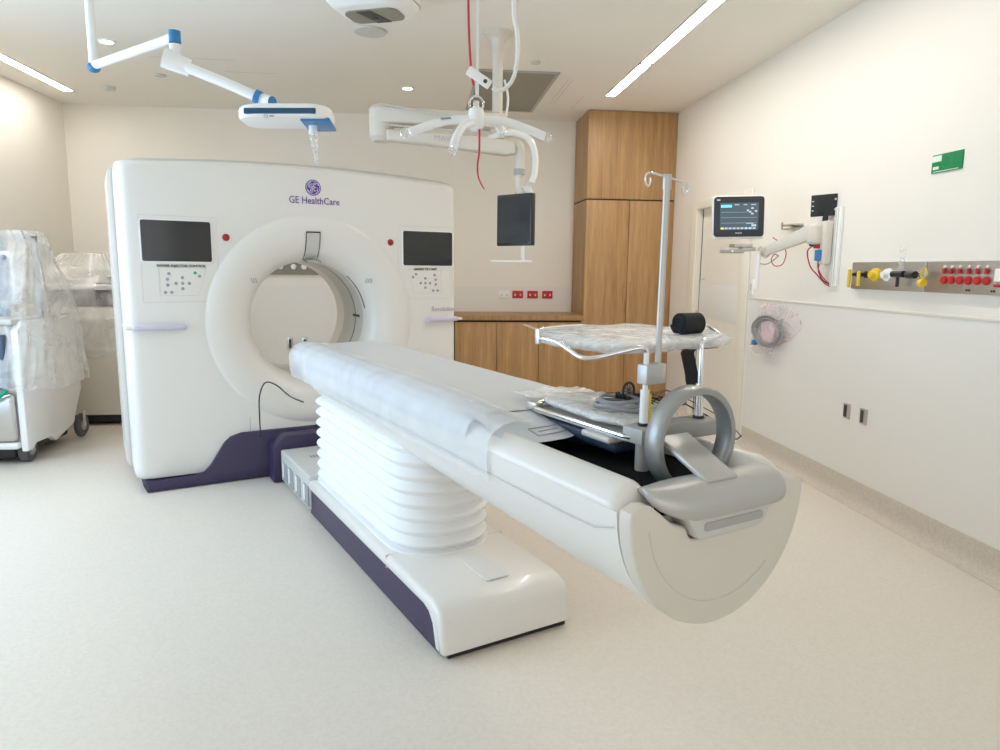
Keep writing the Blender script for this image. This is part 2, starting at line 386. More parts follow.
LX0 = -.9
units = [(-.9, -.25), (-.25, .36), (.36, .80), (.80, 1.25), (1.25, 1.70)]
ulab = ['oak low cupboard unit hidden furthest left behind the scanner', 'oak low cupboard unit behind the scanner edge', 'oak low cupboard unit next to the scanner edge under the worktop',
        'oak low cupboard unit in the middle of the visible row', 'oak low cupboard unit beside the tall oak cupboard']
for (a, b), lb in list(zip(units, ulab))[2:]:
    t = thing('low_cabinet', lb, 'cabinet', ((a+b)/2, 7.58, 0), group='low cupboards on the back wall')
    obj('carcass', MB().box(a+.001, b-.001, 7.29, YB-.006, .1, .885), M['gap'], t, flat=True)
    if False:
        ms = (a+b)/2+.13
        d = obj('door', MB().box(a+.002, b-.002, TYF+.0, 7.288, .105, .865, .0015), M['wood'], t)
    else:
        d = obj('door', MB().box(a+.002, b-.002, TYF+.0, 7.288, .105, .865, .0015), M['wood'], t)
    obj('lock', MB().cyl((a+.07, TYF, .83), (a+.07, TYF-.006, .83), .010, n=14), M['woodtop'], d)
    obj('plinth', MB().box(a+.001, b-.001, 7.31, 7.32, .001, .1), M['woodtop'], t)
obj('filler_strip', MB().box(1.701, 1.726, 7.275, YB-.006, .1, .885), M['wood'], label='narrow oak filler strip between low cupboards and tall cupboard', cat='filler strip')
obj('worktop', MB().box(.36, TX0-.002, TYF-.02, YB-.007, .887, .94, .002), M['woodtop'], label='oak worktop over the low cupboards along the back wall', cat='worktop')
# outlets
def outlet(x, m, lab, kind):
    t = thing('wall_outlet', lab, 'power outlet', (x, YB-.006, 1.085))
    obj('plate', MB().box(x-.06, x+.06, YB-.018, YB-.006, 1.095, 1.178, .003), m, t)
    for dx in (-.03, .03): obj('socket', MB().box(x+dx-.008, x+dx+.008, YB-.0205, YB-.0178, 1.12, 1.142), M['lgrey'] if m is M['bwhite'] else M['bwhite'], t)
outlet(.945, M['bwhite'], 'white power outlet on the back wall left of the red ones', 0)
for i, (x, lb) in enumerate(((1.10, 'red power outlet next to the white one above the worktop'), (1.27, 'middle one of the three red power outlets'), (1.44, 'red power outlet closest to the tall oak cupboard'))):
    outlet(x, M['red'], lb, 1)
# far-wall service strip seen through the bore
t = thing('service_rail', 'dark service rail on the back wall seen through the scanner bore', 'rail', (-1.75, YB-.006, 1.30))
obj('rail_plate', MB().box(-2.5, -.75, YB-.03, YB-.005, 1.335, 1.53, .003), M['hatch'], t)
for x in (-1.50, -1.36, -1.25): obj('rail_socket', MB().lathe([(.03, 0), (.028, .02), (.012, .022)], (x, YB-.03, 1.42), (0, -1, 0), 20), M['bwhite'], t)
for i, x in enumerate((-1.43, -1.27)):
    t = thing('wall_stop', ['steel recessed wall stop seen left through the bore', 'steel recessed wall stop seen right through the bore'][i], 'wall plate', (x, YB-.006, .53))
    obj('plate', MB().box(x-.03, x+.03, YB-.016, YB-.005, .51, .65, .003), M['steel'], t)
    obj('slot', MB().box(x-.013, x+.013, YB-.018, YB-.015, .53, .63), M['ink'], t)

# ================================================================== CT GANTRY
gan = thing('ct_scanner', 'large white ring-shaped CT scanner gantry with purple lettering and two dark screens', 'ct scanner', (0, .45, 0), GAN)
BZ = 1.055
def outl(inset, z0, w=1.125, topc=2.088, topdrop=.05, rc=.04, extra=0):
    xl, xr = w+.035-inset, w-.03-inset; zt = topc-inset*.5+extra; zb = z0+inset*.15
    def inside(x, z):
        xx = abs(x); x1 = xl if x < 0 else xr
        if xx > x1: return False
        t_ = zt-topdrop*(xx/w)**2
        if z > t_ or z < zb: return False
        cx = x1-rc; cz = zt-topdrop-rc
        if xx > cx and z > cz: return (xx-cx)**2+(z-cz)**2 < rc*rc
        cz = zb+rc
        if xx > cx and z < cz: return (xx-cx)**2+(z-cz)**2 < rc*rc
        return True
    return inside
NA = 288
def cast(inside, k):
    a = 2*PI*k/NA; dx, dz = math.cos(a), math.sin(a); lo, hi = .2, 3
    for _ in range(26):
        m_ = (lo+hi)/2
        if inside(m_*dx, BZ+m_*dz): lo = m_
        else: hi = m_
    return lo
def ringpts(rads, y):
    return [Vector((rads[k]*math.cos(2*PI*k/NA), y, BZ+rads[k]*math.sin(2*PI*k/NA))) for k in range(NA)]
BOT = .075
prof = [(.404, .18), (.405, .155), (.409, .13), (.418, .102), (.435, .072), (.462, .043), (.50, .018), (.55, .0), (.60, -.009), (.64, -.011), (.675, -.008), (.70, -.003), (.706, .0005), (.712, -.001)]
rings = [ringpts([r]*NA, y) for r, y in prof]
edge = [cast(outl(.075, BOT), k) for k in range(NA)]
for fr_ in (.33, .66, 1.0): rings.append(ringpts([.712+(e-.712)*fr_ for e in edge], 0))
for j in range(1, 7):
    a = PI/2*j/6; e = [cast(outl(.075*(1-math.sin(a)), BOT), k) for k in range(NA)]
    rings.append(ringpts(e, .075*(1-math.cos(a))))
e = [cast(outl(0, BOT), k) for k in range(NA)]
rings.append(ringpts(e, .30))
obj('front_cover', MB().loft(rings, caps=False), M['white'], gan, GAN, angle=50)
# rear half, slightly larger, with its own back face
e1 = [cast(outl(0, BOT, 1.125), k) for k in range(NA)]
e2 = [cast(outl(-.03, BOT+.03, 1.125, extra=-.03), k) for k in range(NA)]
r2 = [ringpts([v-.02 for v in e1], .31), ringpts(e2, .31), ringpts(e2, .34), ringpts(e2, .84), ringpts([v-.03 for v in e2], .90), ringpts([.6]*NA, .90), ringpts([.47]*NA, .88), ringpts([.41]*NA, .82), ringpts([.405]*NA, .76)]
obj('rear_cover', MB().loft(r2, caps=False), M['white'], gan, GAN, angle=50)
# grey bevel strip along the top front edge
tp = []
for i in range(41):
    x = -1.10+2.15*i/40; z = 2.085-.05*(x/1.125)**2
    if x < -1.07 or x > 1.02: z -= .008
    tp.append([(x, .035, z-.036), (x, .028, z-.004), (x, .06, z+.012), (x, .31, z+.012), (x, .31, z-.02)])
obj('top_trim', MB().loft([[Vector(p) for p in r] for r in tp]), M['lgrey'], gan, GAN, label='grey strip along the top edge')
# bore liner
def band(r, y0, y1, m, nm, a0=0, a1=360, lab=None, th=.004):
    n = max(6, int((a1-a0)/4)); full = a1-a0 >= 360; rr = []
    for k in range(n if full else n+1):
        a = R(a0+(a1-a0)*k/n)
        def P(q, y): return Vector((q*math.cos(a), y, BZ+q*math.sin(a)))
        rr.append([P(r, y0), P(r, y1), P(r+th, y1), P(r+th, y0)])
    return obj(nm, MB().loft(rr, closed=full), m, gan, GAN, label=lab)
band(.4045, .175, .34, M['lgrey'], 'bore_liner')
band(.4035, .36, .62, M['lgrey'], 'bore_liner')
band(.4045, .62, .80, M['white'], 'bore_liner', lab='white rear section of the tunnel')
band(.4060, .34, .358, M['ink'], 'bore_window', lab='thin dark scanning window ring')
band(.4070, .128, .142, M['ink'], 'light_strip', 10, 48, 'thin black curved light strip at the bore lip')
band(.4005, .25, .40, M['ink'], 'bore_label', -.5, 2.2, 'small dark lettering strip inside the bore', .002)
# laser window over the bore (recess that follows the flare)
def flare(z):                                   # y of the face at height z above the bore on x=0
    r = z-BZ
    for (ra, ya), (rb, yb) in zip(prof, prof[1:]):
        if ra <= r <= rb: return ya+(yb-ya)*(r-ra)/(rb-ra)
    return 0
zs = [1.452+.2*i/10 for i in range(11)]
g = MB().grid(lambda u, v: Vector((-.045+.09*v, flare(1.455+.195*u)-.003, 1.455+.195*u)), 12, 2)
obj('laser_window', g, M['lgrey'], gan, GAN, label='narrow grey laser window above the bore')
q = MB()
for sx in (-.047, .047): q.tube([(sx, flare(z)-.004, z) for z in [1.455+.195*i/12 for i in range(13)]], .0028, 6)
q.tube([(-.047, flare(1.65)-.004, 1.652), (.047, flare(1.65)-.004, 1.652)], .005, 6)
obj('window_surround', q, M['ink'], gan, GAN)
# screens, keypads
def rrect(x0, x1, z0, z1, r, n=5):
    p = []
    for cx, cz, a0 in ((x1-r, z1-r, 0), (x0+r, z1-r, 90), (x0+r, z0+r, 180), (x1-r, z0+r, 270)):
        for k in range(n+1):
            a = R(a0+90*k/n); p.append((cx+r*math.cos(a), cz+r*math.sin(a)))
    return p
def outline_tube(poly, y, r=.0016):
    return MB().tube([(p[0], y, p[1]) for p in poly], r, 6, closed=True)
for s in (-1, 1):
    cx = s*.845+.004*(s > 0); dz = -.006 if s > 0 else 0
    side = 'left' if s < 0 else 'right'
    bz = obj('screen_bezel', MB().prism(rrect(cx-.205, cx+.205, 1.436+dz, 1.70+dz, .018), 'y', -.007, .01, .004), M['bwhite'], gan, GAN, label='white raised frame of the %s screen' % side)
    obj('screen', MB().prism(rrect(cx-.197, cx+.197, 1.445+dz, 1.691+dz, .012), 'y', -.0105, -.006), M['glass'], bz, GAN)
    p = [(cx-s*-.20*-1, 0)]
    # control panel outline (bottom inner corner cut to follow the ring)
    o_, i_ = cx+s*.205, cx-s*.235
    pl = [(o_, 1.72), (i_, 1.72), (i_, 1.45), (cx-s*.225, 1.36), (cx-s*.175, 1.215), (cx-s*.15, 1.195), (o_, 1.195)]
    obj('panel_groove', outline_tube(pl, -.0005, .0014), M['lgrey'], gan, GAN, label='fine outline round the %s control panel' % side)
    kp = [(cx+s*.11, 1.405), (cx-s*.165, 1.405), (cx-s*.11, 1.235), (cx+s*.11, 1.235)]
    k_ = obj('keypad', outline_tube(kp, -.001, .0012), M['lgrey'], gan, GAN, label='pale keypad below the %s screen' % side)
    b = MB(); kx = cx-s*.02
    spots = [(0, 1.31), (-.038, 1.31), (.038, 1.31), (0, 1.345), (0, 1.277), (-s*.075, 1.375), (-s*.10, 1.355), (s*.075, 1.37), (s*.085, 1.335), (s*.085, 1.30), (s*.10, 1.255), (s*.065, 1.255)]
    if s < 0: spots = spots
    for i, (dx, z) in enumerate(spots):
        if s < 0 and i == 5: continue
        obj('button', MB().lathe([(.0001, -.005), (.0085, -.005), (.0098, -.002), (.0098, .002)], (kx+dx, 0, z), (0, 1, 0), 12), M['greyink'], k_, GAN)
    if s < 0: obj('button', MB().lathe([(.0001, -.005), (.0085, -.005), (.0098, -.002), (.0098, .002)], (kx+.075, 0, 1.375), (0, 1, 0), 12), M['tealgreen'], k_, GAN, label='green start button')
    obj('lettering', text_mb('POWER INJECTOR CONTROL' if s < 0 else 'GANTRY TILT UNIT', .021, facing((cx-s*.02, -.002, 1.417+dz), (1, 0, 0), (0, 0, 1)), bold=.0006), M['ink'], k_, GAN)
    rb = obj('emergency_stop', MB().lathe([(.0001, -.016), (.012, -.015), (.017, -.011), (.018, -.005), (.0225, -.003), (.0235, .003)], (s*.557, 0, 1.60), (0, 1, 0), 24), mat('stop_red', (.33, .012, .012), .4), gan, GAN, label='round red stop button, %s side' % side)
    # lilac grip ledges
    x0, x1 = (-1.12, -.82) if s < 0 else (.82, 1.085)
    obj('grip_handle', MB().box(x0, x1, -.05, .0, 1.025, 1.058, .014), M['lilac'], gan, GAN, label='lilac grip ledge, %s side' % side)
    sx0, sx1 = (-1.163, -1.10) if s < 0 else (1.06, 1.127)
    obj('grip_return', MB().box(sx0, sx1, -.03, .80, 1.03, 1.05, .009), M['white'], gan, GAN)
    for i in range(3):
        x = s*.40+(i-1)*.016
        q = MB().tube([(x-.012*s, flare(BZ+math.hypot(x, .27))-.009, 1.325-.016), (x+.004, flare(BZ+math.hypot(x, .27))-.009, 1.325+.018)], .0022, 6)
        obj('mark', q, M['greyink'], gan, GAN)
obj('lettering', text_mb('GE HealthCare', .066, facing((.018, -.0022, 1.858), (1, 0, 0), (0, 0, 1)), bold=.0001, sx=.84), M['logopurple'], gan, GAN, label='purple maker lettering over the bore')
obj('lettering', text_mb('Revolution', .052, facing((.975, -.0022, 1.115), (1, 0, 0), (0, 0, 1)), bold=.0006, sx=.86), M['mauveink'], gan, GAN, label='pale grey model lettering at the right edge')
# round monogram
lx, lz = .01, 1.945
emb = obj('emblem', MB().lathe([(.0001, -.003), (.052, -.003), (.052, .001)], (lx, 0, lz), (0, 1, 0), 40), M['logopurple'], gan, GAN, label='round purple monogram emblem')
q = MB().tube([(lx+.044*math.cos(2*PI*k/40), -.0045, lz+.044*math.sin(2*PI*k/40)) for k in range(40)], .0014, 6, closed=True)
for k in range(4):
    a0 = PI/2*k+.35
    pts = []
    for j in range(9):
        a = a0+j*.16; r_ = .041-.016*(j/8)**1.5
        pts.append((lx+r_*math.cos(a), -.0045, lz+r_*math.sin(a)))
    q.tube(pts, .0015, 6)
def sw(pts, r=.0017): q.tube([(lx+x, -.0045, lz+z) for x, z in pts], r, 6, smooth=6)
sw([(-.004, .018), (-.012, .024), (-.022, .016), (-.020, .004), (-.006, -.001), (-.004, -.012), (-.012, -.022), (-.020, -.016), (-.014, -.008), (-.002, -.004)])
sw([(.018, .016), (.010, .024), (.003, .016), (.008, .005), (.016, .001), (.006, -.002), (.004, -.014), (.012, -.022), (.022, -.014)])
sw([(-.014, .012), (-.002, .006), (.010, .006)])
obj('monogram', q, M['bwhite'], emb, GAN)
# purple base skirt and docking collar
sk = [(-1.10, .004), (-1.12, .05), (-1.10, .072), (-.82, .076), (-.76, .09), (-.72, .13), (-.63, .27), (-.59, .305), (-.52, .325), (.52, .325), (.59, .305), (.63, .27), (.72, .13), (.76, .09), (.82, .076), (1.07, .072), (1.085, .05), (1.07, .004)]
obj('base_skirt', MB().prism(sk, 'y', -.028, .26, .008), M['purple'], gan, GAN)
obj('base_plinth', MB().box(-1.06, 1.06, .27, .86, .004, .12, .01), M['purple'], gan, GAN)
cp = [(-.36, .005), (-.36, .235), (-.34, .27), (-.28, .31), (.28, .31), (.34, .27), (.36, .235), (.36, .005)]
obj('docking_collar', MB().prism(cp, 'y', -.20, -.026, .01), M['purple'], gan, GAN)
obj('skirt_notch', MB().box(-1.105, -1.09, -.031, -.01, .03, .062, .002), M['ink'], gan, GAN)
# fine door seams on the lower front
obj('cover_seam', MB().tube([(-.46, -.0015, .33), (-.46, -.0015, .42)], .0016, 6), M['greyink'], gan, GAN)

# ================================================================== PATIENT TABLE
tb = thing('patient_table', 'long white CT patient table on a pleated bellows column in front of the scanner', 'patient table', (0, -1.7, 0), LOC)
TBX = 0.0
# floor base
bs = [(-.90, .155), (-.90, .205), (-2.30, .215), (-2.56, .207), (-2.625, .19), (-2.655, .15), (-2.665, .03), (-2.655, .022), (-2.60, .022), (-2.59, .05), (-2.57, .115), (-2.54, .145), (-2.50, .155)]
obj('base_cover', MB().prism(bs, 'x', -.285, .285, .022, 3), M['white'], tb, LOC)
obj('base_skirt', MB().box(-.268, .268, -2.60, -.88, .004, .16, .006), M['purple'], tb, LOC)
obj('base_seam', MB().box(-.2852, .2852, -2.12, -2.118, .158, .2148), M['lgrey'], tb, LOC)
obj('base_plinth', MB().box(-.25, .275, -2.645, -2.55, .002, .03), M['black'], tb, LOC)
obj('top_inlay', MB().box(-.03, .07, -2.54, -2.27, .2105, .2153), mat('inlay', (.73, .72, .70), .3), tb, LOC, label='faint grey strip on the base top')
dk = obj('docking_section', MB().box(-.28, .28, -.905, -.235, .03, .235, .012), M['lgrey'], tb, LOC, label='beige grey docking section with side vents')
for y in (-.30, -.45, -.62, -.80):
    obj('vent', MB().box(-.286, -.278, y-.10, y, .05, .17, .003), M['greyink'], dk, LOC)
    obj('vent_cover', MB().box(-.2875, -.283, y-.028, y-.002, .07, .165, .003), M['bwhite'], dk, LOC)
q = MB()
for (x, y) in ((-.16, -.50), (-.13, -.62)):
    for j in range(3): q.box(x+j*.02, x+.012+j*.02, y-.03, y+.03, .234, .237)
obj('marking', q, M['greyink'], dk, LOC)
# bellows
def stadium(hx, y0, y1, r, z, n=10):
    p = []
    for cx, cy, a0 in ((hx-r, y1-r, 0), (-hx+r, y1-r, 90), (-hx+r, y0+r, 180), (hx-r, y0+r, 270)):
        for k in range(n+1):
            a = R(a0+90*k/n); p.append(Vector((cx+r*math.cos(a), cy+r*math.sin(a), z)))
    return p
rg = []; NP = 8; z0, z1 = .222, .70
rg.append(stadium(.235, -2.24, -.79, .205, .212)); rg.append(stadium(.235, -2.24, -.79, .205, .224))
for i in range(NP):
    za = z0+(z1-z0)*i/NP; dz = (z1-z0)/NP
    for f_, d in ((.0, -.022), (.12, -.018), (.38, .006), (.5, .010), (.60, .008), (.88, -.016)):
        rg.append(stadium(.226+d, -2.23-d, -.80+d, .20+d*.8, za+f_*dz+.004))
obj('bellows', MB().loft([[p+Vector((-.010, 0, 0)) for p in r] for r in rg]), M['bellow'], tb, LOC, angle=60)
# long cradle body (half barrel)
def sect(s, zc, ztop, sq=1.0, n=24):
    p = []
    for k in range(n+1):
        a = PI+PI*k/n
        p.append((s*.293*math.cos(a), zc+s*sq*.293*math.sin(a)))
    d_ = .035*(sq > .7)
    return p+[(.18*s, ztop), (.178*s, ztop-d_), (-.178*s, ztop-d_), (-.18*s, ztop)]
rg = []
for y, s, dz, sq in ((-3.60, 1, 0, 1.06), (-3.3, 1, 0, 1.05), (-2.6, 1, 0, 1.0), (-2.0, 1, 0, .93), (-1.2, 1, 0, .86), (-.95, .99, .0, .80), (-.80, .97, .0, .72), (-.70, .93, .01, .60), (-.62, .86, .02, .46), (-.56, .76, .03, .28)):
    sc_ = sect(s, .873-.0+dz*.3, .873, sq); rg.append([Vector((x, y, z)) for x, z in sc_])
obj('cradle_body', MB().loft(rg), M['white'], tb, LOC, angle=50)
q = MB()
for s in (-1, 1):
    q.tube([(s*.2935, -3.59, .835), (s*.2935, -3.52, .812), (s*.289, -3.42, .806), (s*.289, -2.9, .806), (s*.289, -1.2, .812)], .0018, 6)
obj('body_seam', q, M['lgrey'], tb, LOC)
# side rails
def rail(s, y0, y1):
    pr_ = [(.294, .872), (.296, .880), (.290, .893), (.268, .915), (.240, .931), (.222, .932), (.205, .924), (.182, .895), (.172, .88), (.170, .86)]
    rr = []
    for y, k in ((y0, .80), (y0+.012, .95), (y0+.03, 1), (y1, 1)):
        rr.append([Vector((s*(.225+(x-.225)*k), y+ (z-.86)*(.25 if y < y0+.1 else 0), .86+(z-.86)*k)) for x, z in pr_])
    return MB().loft(rr)
for s in (-1, 1): obj('side_rail', rail(s, -3.60, -2.60), M['white'], tb, LOC, angle=55)
obj('mesh_top', MB().box(-.177, .177, -3.60, -2.55, .84, .873, .003), M['meshtop'], tb, LOC, label='black mesh surface between the rails')
# end cap
cap = [(-.295, .873), (-.292, .884), (-.262, .896), (-.235, .892), (-.205, .870), (-.17, .842), (-.125, .824), (-.112, .798), (-.10, .790), (.11, .790), (.13, .797), (.158, .84), (.175, .880), (.205, .896), (.262, .896), (.292, .884), (.295, .873)]
for k in range(1, 48):
    a = -PI*k/48; cap.append((.296*math.cos(a), .873+.318*math.sin(a)))
obj('end_cap', MB().prism(cap, 'y', -3.655, -3.605, .010, 3), M['warmwhite'], tb, LOC)
g = MB().tube([(.245*math.cos(a), -3.6552, .873+.255*math.sin(a)) for a in [R(180+8+(124)*k/30) for k in range(31)]], .0013, 6)
obj('cap_groove', g, M['lgrey'], tb, LOC)
# bumper handle
def ell(x, cy, cz, ry, rz, n=20, tilt=-.5):
    p = []
    for k in range(n):
        a = 2*PI*k/n; yy = ry*math.cos(a); zz = rz*math.sin(a)
        p.append(Vector((x, cy+yy*math.cos(tilt)-zz*math.sin(tilt), cz+yy*math.sin(tilt)+zz*math.cos(tilt))))
    return p
rg = []
BX0, BX1 = -.222, .208
bsec = [(-3.560, .908), (-3.575, .920), (-3.605, .927), (-3.635, .925), (-3.662, .913), (-3.680, .893), (-3.686, .868), (-3.683, .848), (-3.672, .842), (-3.66, .852), (-3.63, .868), (-3.58, .885), (-3.562, .893)]
for t_, k, dz in ((0, .25, .004), (.015, .42, .003), (.05, .58, .001), (.10, .72, 0), (.17, .88, 0), (.25, .98, 0), (.35, 1, 0), (.6, 1, 0), (.86, 1, 0), (.93, .96, 0), (.97, .86, -.001), (.99, .70, -.003), (1, .5, -.006)):
    x = BX0+(BX1-BX0)*t_
    rg.append([Vector((x, -3.60+(y+3.60)*(k if t_ < .5 else .4+.6*k), .912+(z-.912)*k+dz)) for y, z in bsec])
obj('bumper_handle', MB().loft(rg), M['silver'], tb, LOC, label='silver grey bumper handle at the table end', angle=60)
lb = [(-.165, .872), (.16, .872), (.13, .80), (.105, .775), (-.05, .772), (-.09, .785)]
hb = obj('handle_body', MB().prism([(-.165, .875), (.170, .875), (.152, .842), (.124, .800), (.108, .794), (-.096, .794), (-.106, .80), (-.13, .84)], 'y', -3.672, -3.56, .006), M['lgrey'], tb, LOC)
obj('handle_slot', MB().prism(rrect(-.085, .118, .812, .833, .008), 'y', -3.6745, -3.665), M['grey'], hb, LOC)
# control wheel ring
rc = Vector((.052, -3.485, .980)); rg = []
for k in range(61):
    a = R(-54+288*k/60)
    pts = []
    for (dr, dy) in ((-.010, -.026), (-.008, -.028), (.006, -.028), (.010, -.024), (.010, .024), (.007, .027), (-.008, .027), (-.010, .025)):
        rr_ = .132+dr
        pts.append(Vector((rc.x+rr_*math.cos(a), rc.y+dy, rc.z+rr_*math.sin(a))))
    rg.append(pts)
obj('control_wheel', MB().loft(rg), M['ringgrey'], tb, LOC, label='large upright silver grey ring handle', angle=45)
X = facing((-.005, -3.56, .955), (1, 0, 0), (0, 1, .42))
obj('wheel_bracket', MB().box(-.052, .052, -.095, .095, -.008, .008, .005, X=X), M['silver'], tb, LOC)
# mattress
def matt(u, v):
    y = -.575+(-2.86+.575)*u
    prof_ = [(-.292, .872), (-.296, .90), (-.283, .935), (-.25, .966), (-.205, .978), (-.10, .975), (0, .972), (.10, .975), (.205, .978), (.25, .966), (.283, .935), (.296, .90), (.292, .872)]
    i = v*(len(prof_)-1); a = int(min(i, len(prof_)-2)); f_ = i-a
    x = prof_[a][0]*(1-f_)+prof_[a+1][0]*f_; z = prof_[a][1]*(1-f_)+prof_[a+1][1]*f_
    if u < .06: k = math.sin(PI/2*u/.06); x *= .80+.20*k; z = .878+(z-.878)*(.45+.55*k)
    if u > .90:
        k = (u-.90)/.10; z = z-.018*k if abs(x) < .26 else z-.004*k
    z += .0025*noise.noise(Vector((x*6, y*5, 1)))
    return Vector((x, y, z))
obj('mattress', MB().grid(matt, 80, 48), M['pad'], tb, LOC, label='pale grey vinyl mattress on the cradle', angle=60)
q = MB().tube([(-.207, -.65, .9795), (-.207, -1.5, .980), (-.209, -2.75, .977)], .0035, 8)
obj('mattress_piping', q, M['pad'], tb, LOC)
# draped film along the table side
def drape(u, v):
    y = -.66+(-3.03+.66)*u
    pts = [(-.150, .982), (-.215, .987), (-.262, .972), (-.291, .945), (-.304, .91), (-.305, .87), (-.300, .82), (-.290, .785)]
    i = v*(len(pts)-1); a = int(min(i, len(pts)-2)); f_ = i-a
    x = pts[a][0]*(1-f_)+pts[a+1][0]*f_; z = pts[a][1]*(1-f_)+pts[a+1][1]*f_
    w_ = noise.noise(Vector((y*2.2, v*2.0, 3)))*.004+noise.noise(Vector((y*9, v*4, 8)))*.0018
    x -= abs(w_)+.0005; z += .5*abs(w_)
    if u > .8 and v < .5: z -= (u-.8)*.12*(1-v*2)
    return Vector((x, y+.05*(v-.5), z))
obj('protective_film', MB().grid(drape, 90, 24), M['sheet'], frame=LOC, label='translucent protective film, tinted with the blue of the cool side light, draped over the near side of the table', cat='plastic film')
# grey flap with label
def flap(u, v):
    x = -.262+.30*v; y = -2.80-.02*v-(.33-.10*abs(v-.45))*u
    y = -2.78-(.36*math.sqrt(max(0, 1-(abs(v-.42)/.6)**2.4)))*u
    z = .957-.045*u*(.4+.6*u)+.012*math.sin(PI*v)*(u)
    if v < .12: z += .0
    return Vector((x, y, z))
fl = obj('foot_flap', MB().grid(flap, 20, 24), M['pad'], tb, LOC, label='grey translucent foot flap with a printed rectangle')
q = MB().tube([(flap(u, v)+Vector((0, 0, .002))) for u, v in ((.72, .30), (.72, .42), (.72, .55), (.72, .68), (.88, .68), (.88, .55), (.88, .42), (.88, .30))], .0014, 5, closed=True)
q.tube([(flap(.80, .36)+Vector((0, 0, .002))), (flap(.80, .62)+Vector((0, 0, .002)))], .0012, 5)
obj('print', q, M['greyink'], fl, LOC)
# crumpled clear sheet at the mattress end
def crump(u, v):
    x = -.02+.27*v; y = -2.70-.14*u
    z = .984+.006*noise.noise(Vector((x*22, y*18, 2)))+.003*noise.noise(Vector((x*60, y*45, 5)))+.004
    return Vector((x, y+.02*noise.noise(Vector((x*14, 1, 2))), z))
obj('crumpled_film', MB().grid(crump, 24, 36), M['wrap'], frame=LOC, label='crumpled clear plastic sheet lying across the mattress end', cat='plastic film')
# black power cable hanging between table and gantry
cb = [(-.285, -.86, .66), (-.30, -.62, .655), (-.34, -.45, .70), (-.38, -.33, .70), (-.40, -.24, .60), (-.395, -.19, .45), (-.39, -.17, .33), (-.39, -.16, .315)]
obj('power_cable', MB().tube(cb, .0045, 8, smooth=8), M['black'], frame=LOC, label='thin black cable looping from the table head down to the purple collar', cat='cable')

# ================================================================== EQUIPMENT ON THE TABLE END
br = thing('instrument_bracket', 'grey cross bracket with a flat silver tray and two white-collared posts on the table', 'bracket', (.09, -3.37, .872), LOC)
bar = [(-.055, -3.412), (-.055, -3.335), (-.01, -3.325), (.20, -3.325), (.245, -3.335), (.245, -3.412), (.17, -3.412), (.12, -3.395), (.06, -3.395), (.02, -3.412)]
obj('crossbar', MB().prism(bar, 'z', .955, 1.0, .006), M['grey'], br, LOC)
obj('foot', MB().cyl((-.012, -3.37, .875), (-.012, -3.37, .956), .020, n=20), M['grey'], br, LOC)
obj('support_block', MB().box(-.05, .18, -3.30, -2.86, .905, .95, .015), M['bluepad'], br, LOC, label='dark blue-black cushion under the tray')
obj('arm_pad', MB().box(-.02, .12, -3.10, -2.80, .878, .925, .02), M['bluepad'], br, LOC)
for x in (-.012, .197):
    i = obj('post', MB().cyl((x, -3.37, 1.0), (x, -3.37, 1.10), .0125, n=16).cyl((x, -3.37, 1.10), (x, -3.37, 1.2), .0075, n=14), M['bwhite'] if x < 0 else M['chrome'], br, LOC)
    obj('collar', MB().cyl((x, -3.37, .998), (x, -3.37, 1.008), .0165, n=18), M['black'], i, LOC)
obj('sticker', MB().box(-.007, -.0005, -3.384, -3.380, 1.01, 1.09), M['yellow'], br, LOC)
trp = rrect(-.06, .24, -3.37, -2.88, .03)
ty = obj('tray', MB().prism(trp, 'z', .956, .966, .003), M['silver'], br, LOC)
obj('tray_rim', MB().tube([(p[0], p[1], .970) for p in trp], .007, 8, closed=True), M['chrome'], ty, LOC)
obj('rail_end', MB().box(-.055, -.025, -2.90, -2.84, .955, .985, .005).cyl((-.04, -2.87, .975), (.16, -2.80, .985), .008, n=10), M['steel'], br, LOC)
obj('latch', MB().box(-.075, -.02, -3.30, -3.17, .937, .957, .008), M['lgrey'], br, LOC)
# shelf frame of chromed tube carried by the posts
sf = thing('armrest_frame', 'bent chrome tube armrest frame standing over the table end', 'armrest', (0, -3.37, 1.17), LOC)
obj('near_rail', MB().tube([(-.012, -3.37, 1.19), (-.012, -3.37, 1.205), (-.03, -3.365, 1.214), (-.075, -3.34, 1.203), (-.125, -3.30, 1.186), (-.15, -3.26, 1.184), (-.15, -3.20, 1.20), (-.150, -3.15, 1.214), (-.152, -3.10, 1.218), (-.152, -3.06, 1.218)], .0065, 10, smooth=6), M['chrome'], sf, LOC)
obj('head_rail', MB().tube([(-.152, -3.06, 1.218), (-.152, -3.058, 1.232), (-.145, -3.055, 1.243), (-.05, -3.00, 1.243), (.10, -2.93, 1.238)], .0055, 10, smooth=5), M['chrome'], sf, LOC)
obj('far_rail', MB().tube([(.197, -3.37, 1.19), (.197, -3.37, 1.215), (.215, -3.365, 1.226), (.28, -3.34, 1.228), (.36, -3.29, 1.226), (.375, -3.25, 1.236), (.36, -3.22, 1.257), (.30, -3.22, 1.262)], .0065, 10, smooth=6), M['chrome'], sf, LOC)
obj('end_block', MB().box(-.160, -.150, -3.068, -3.045, 1.200, 1.246, .003), M['steel'], sf, LOC)
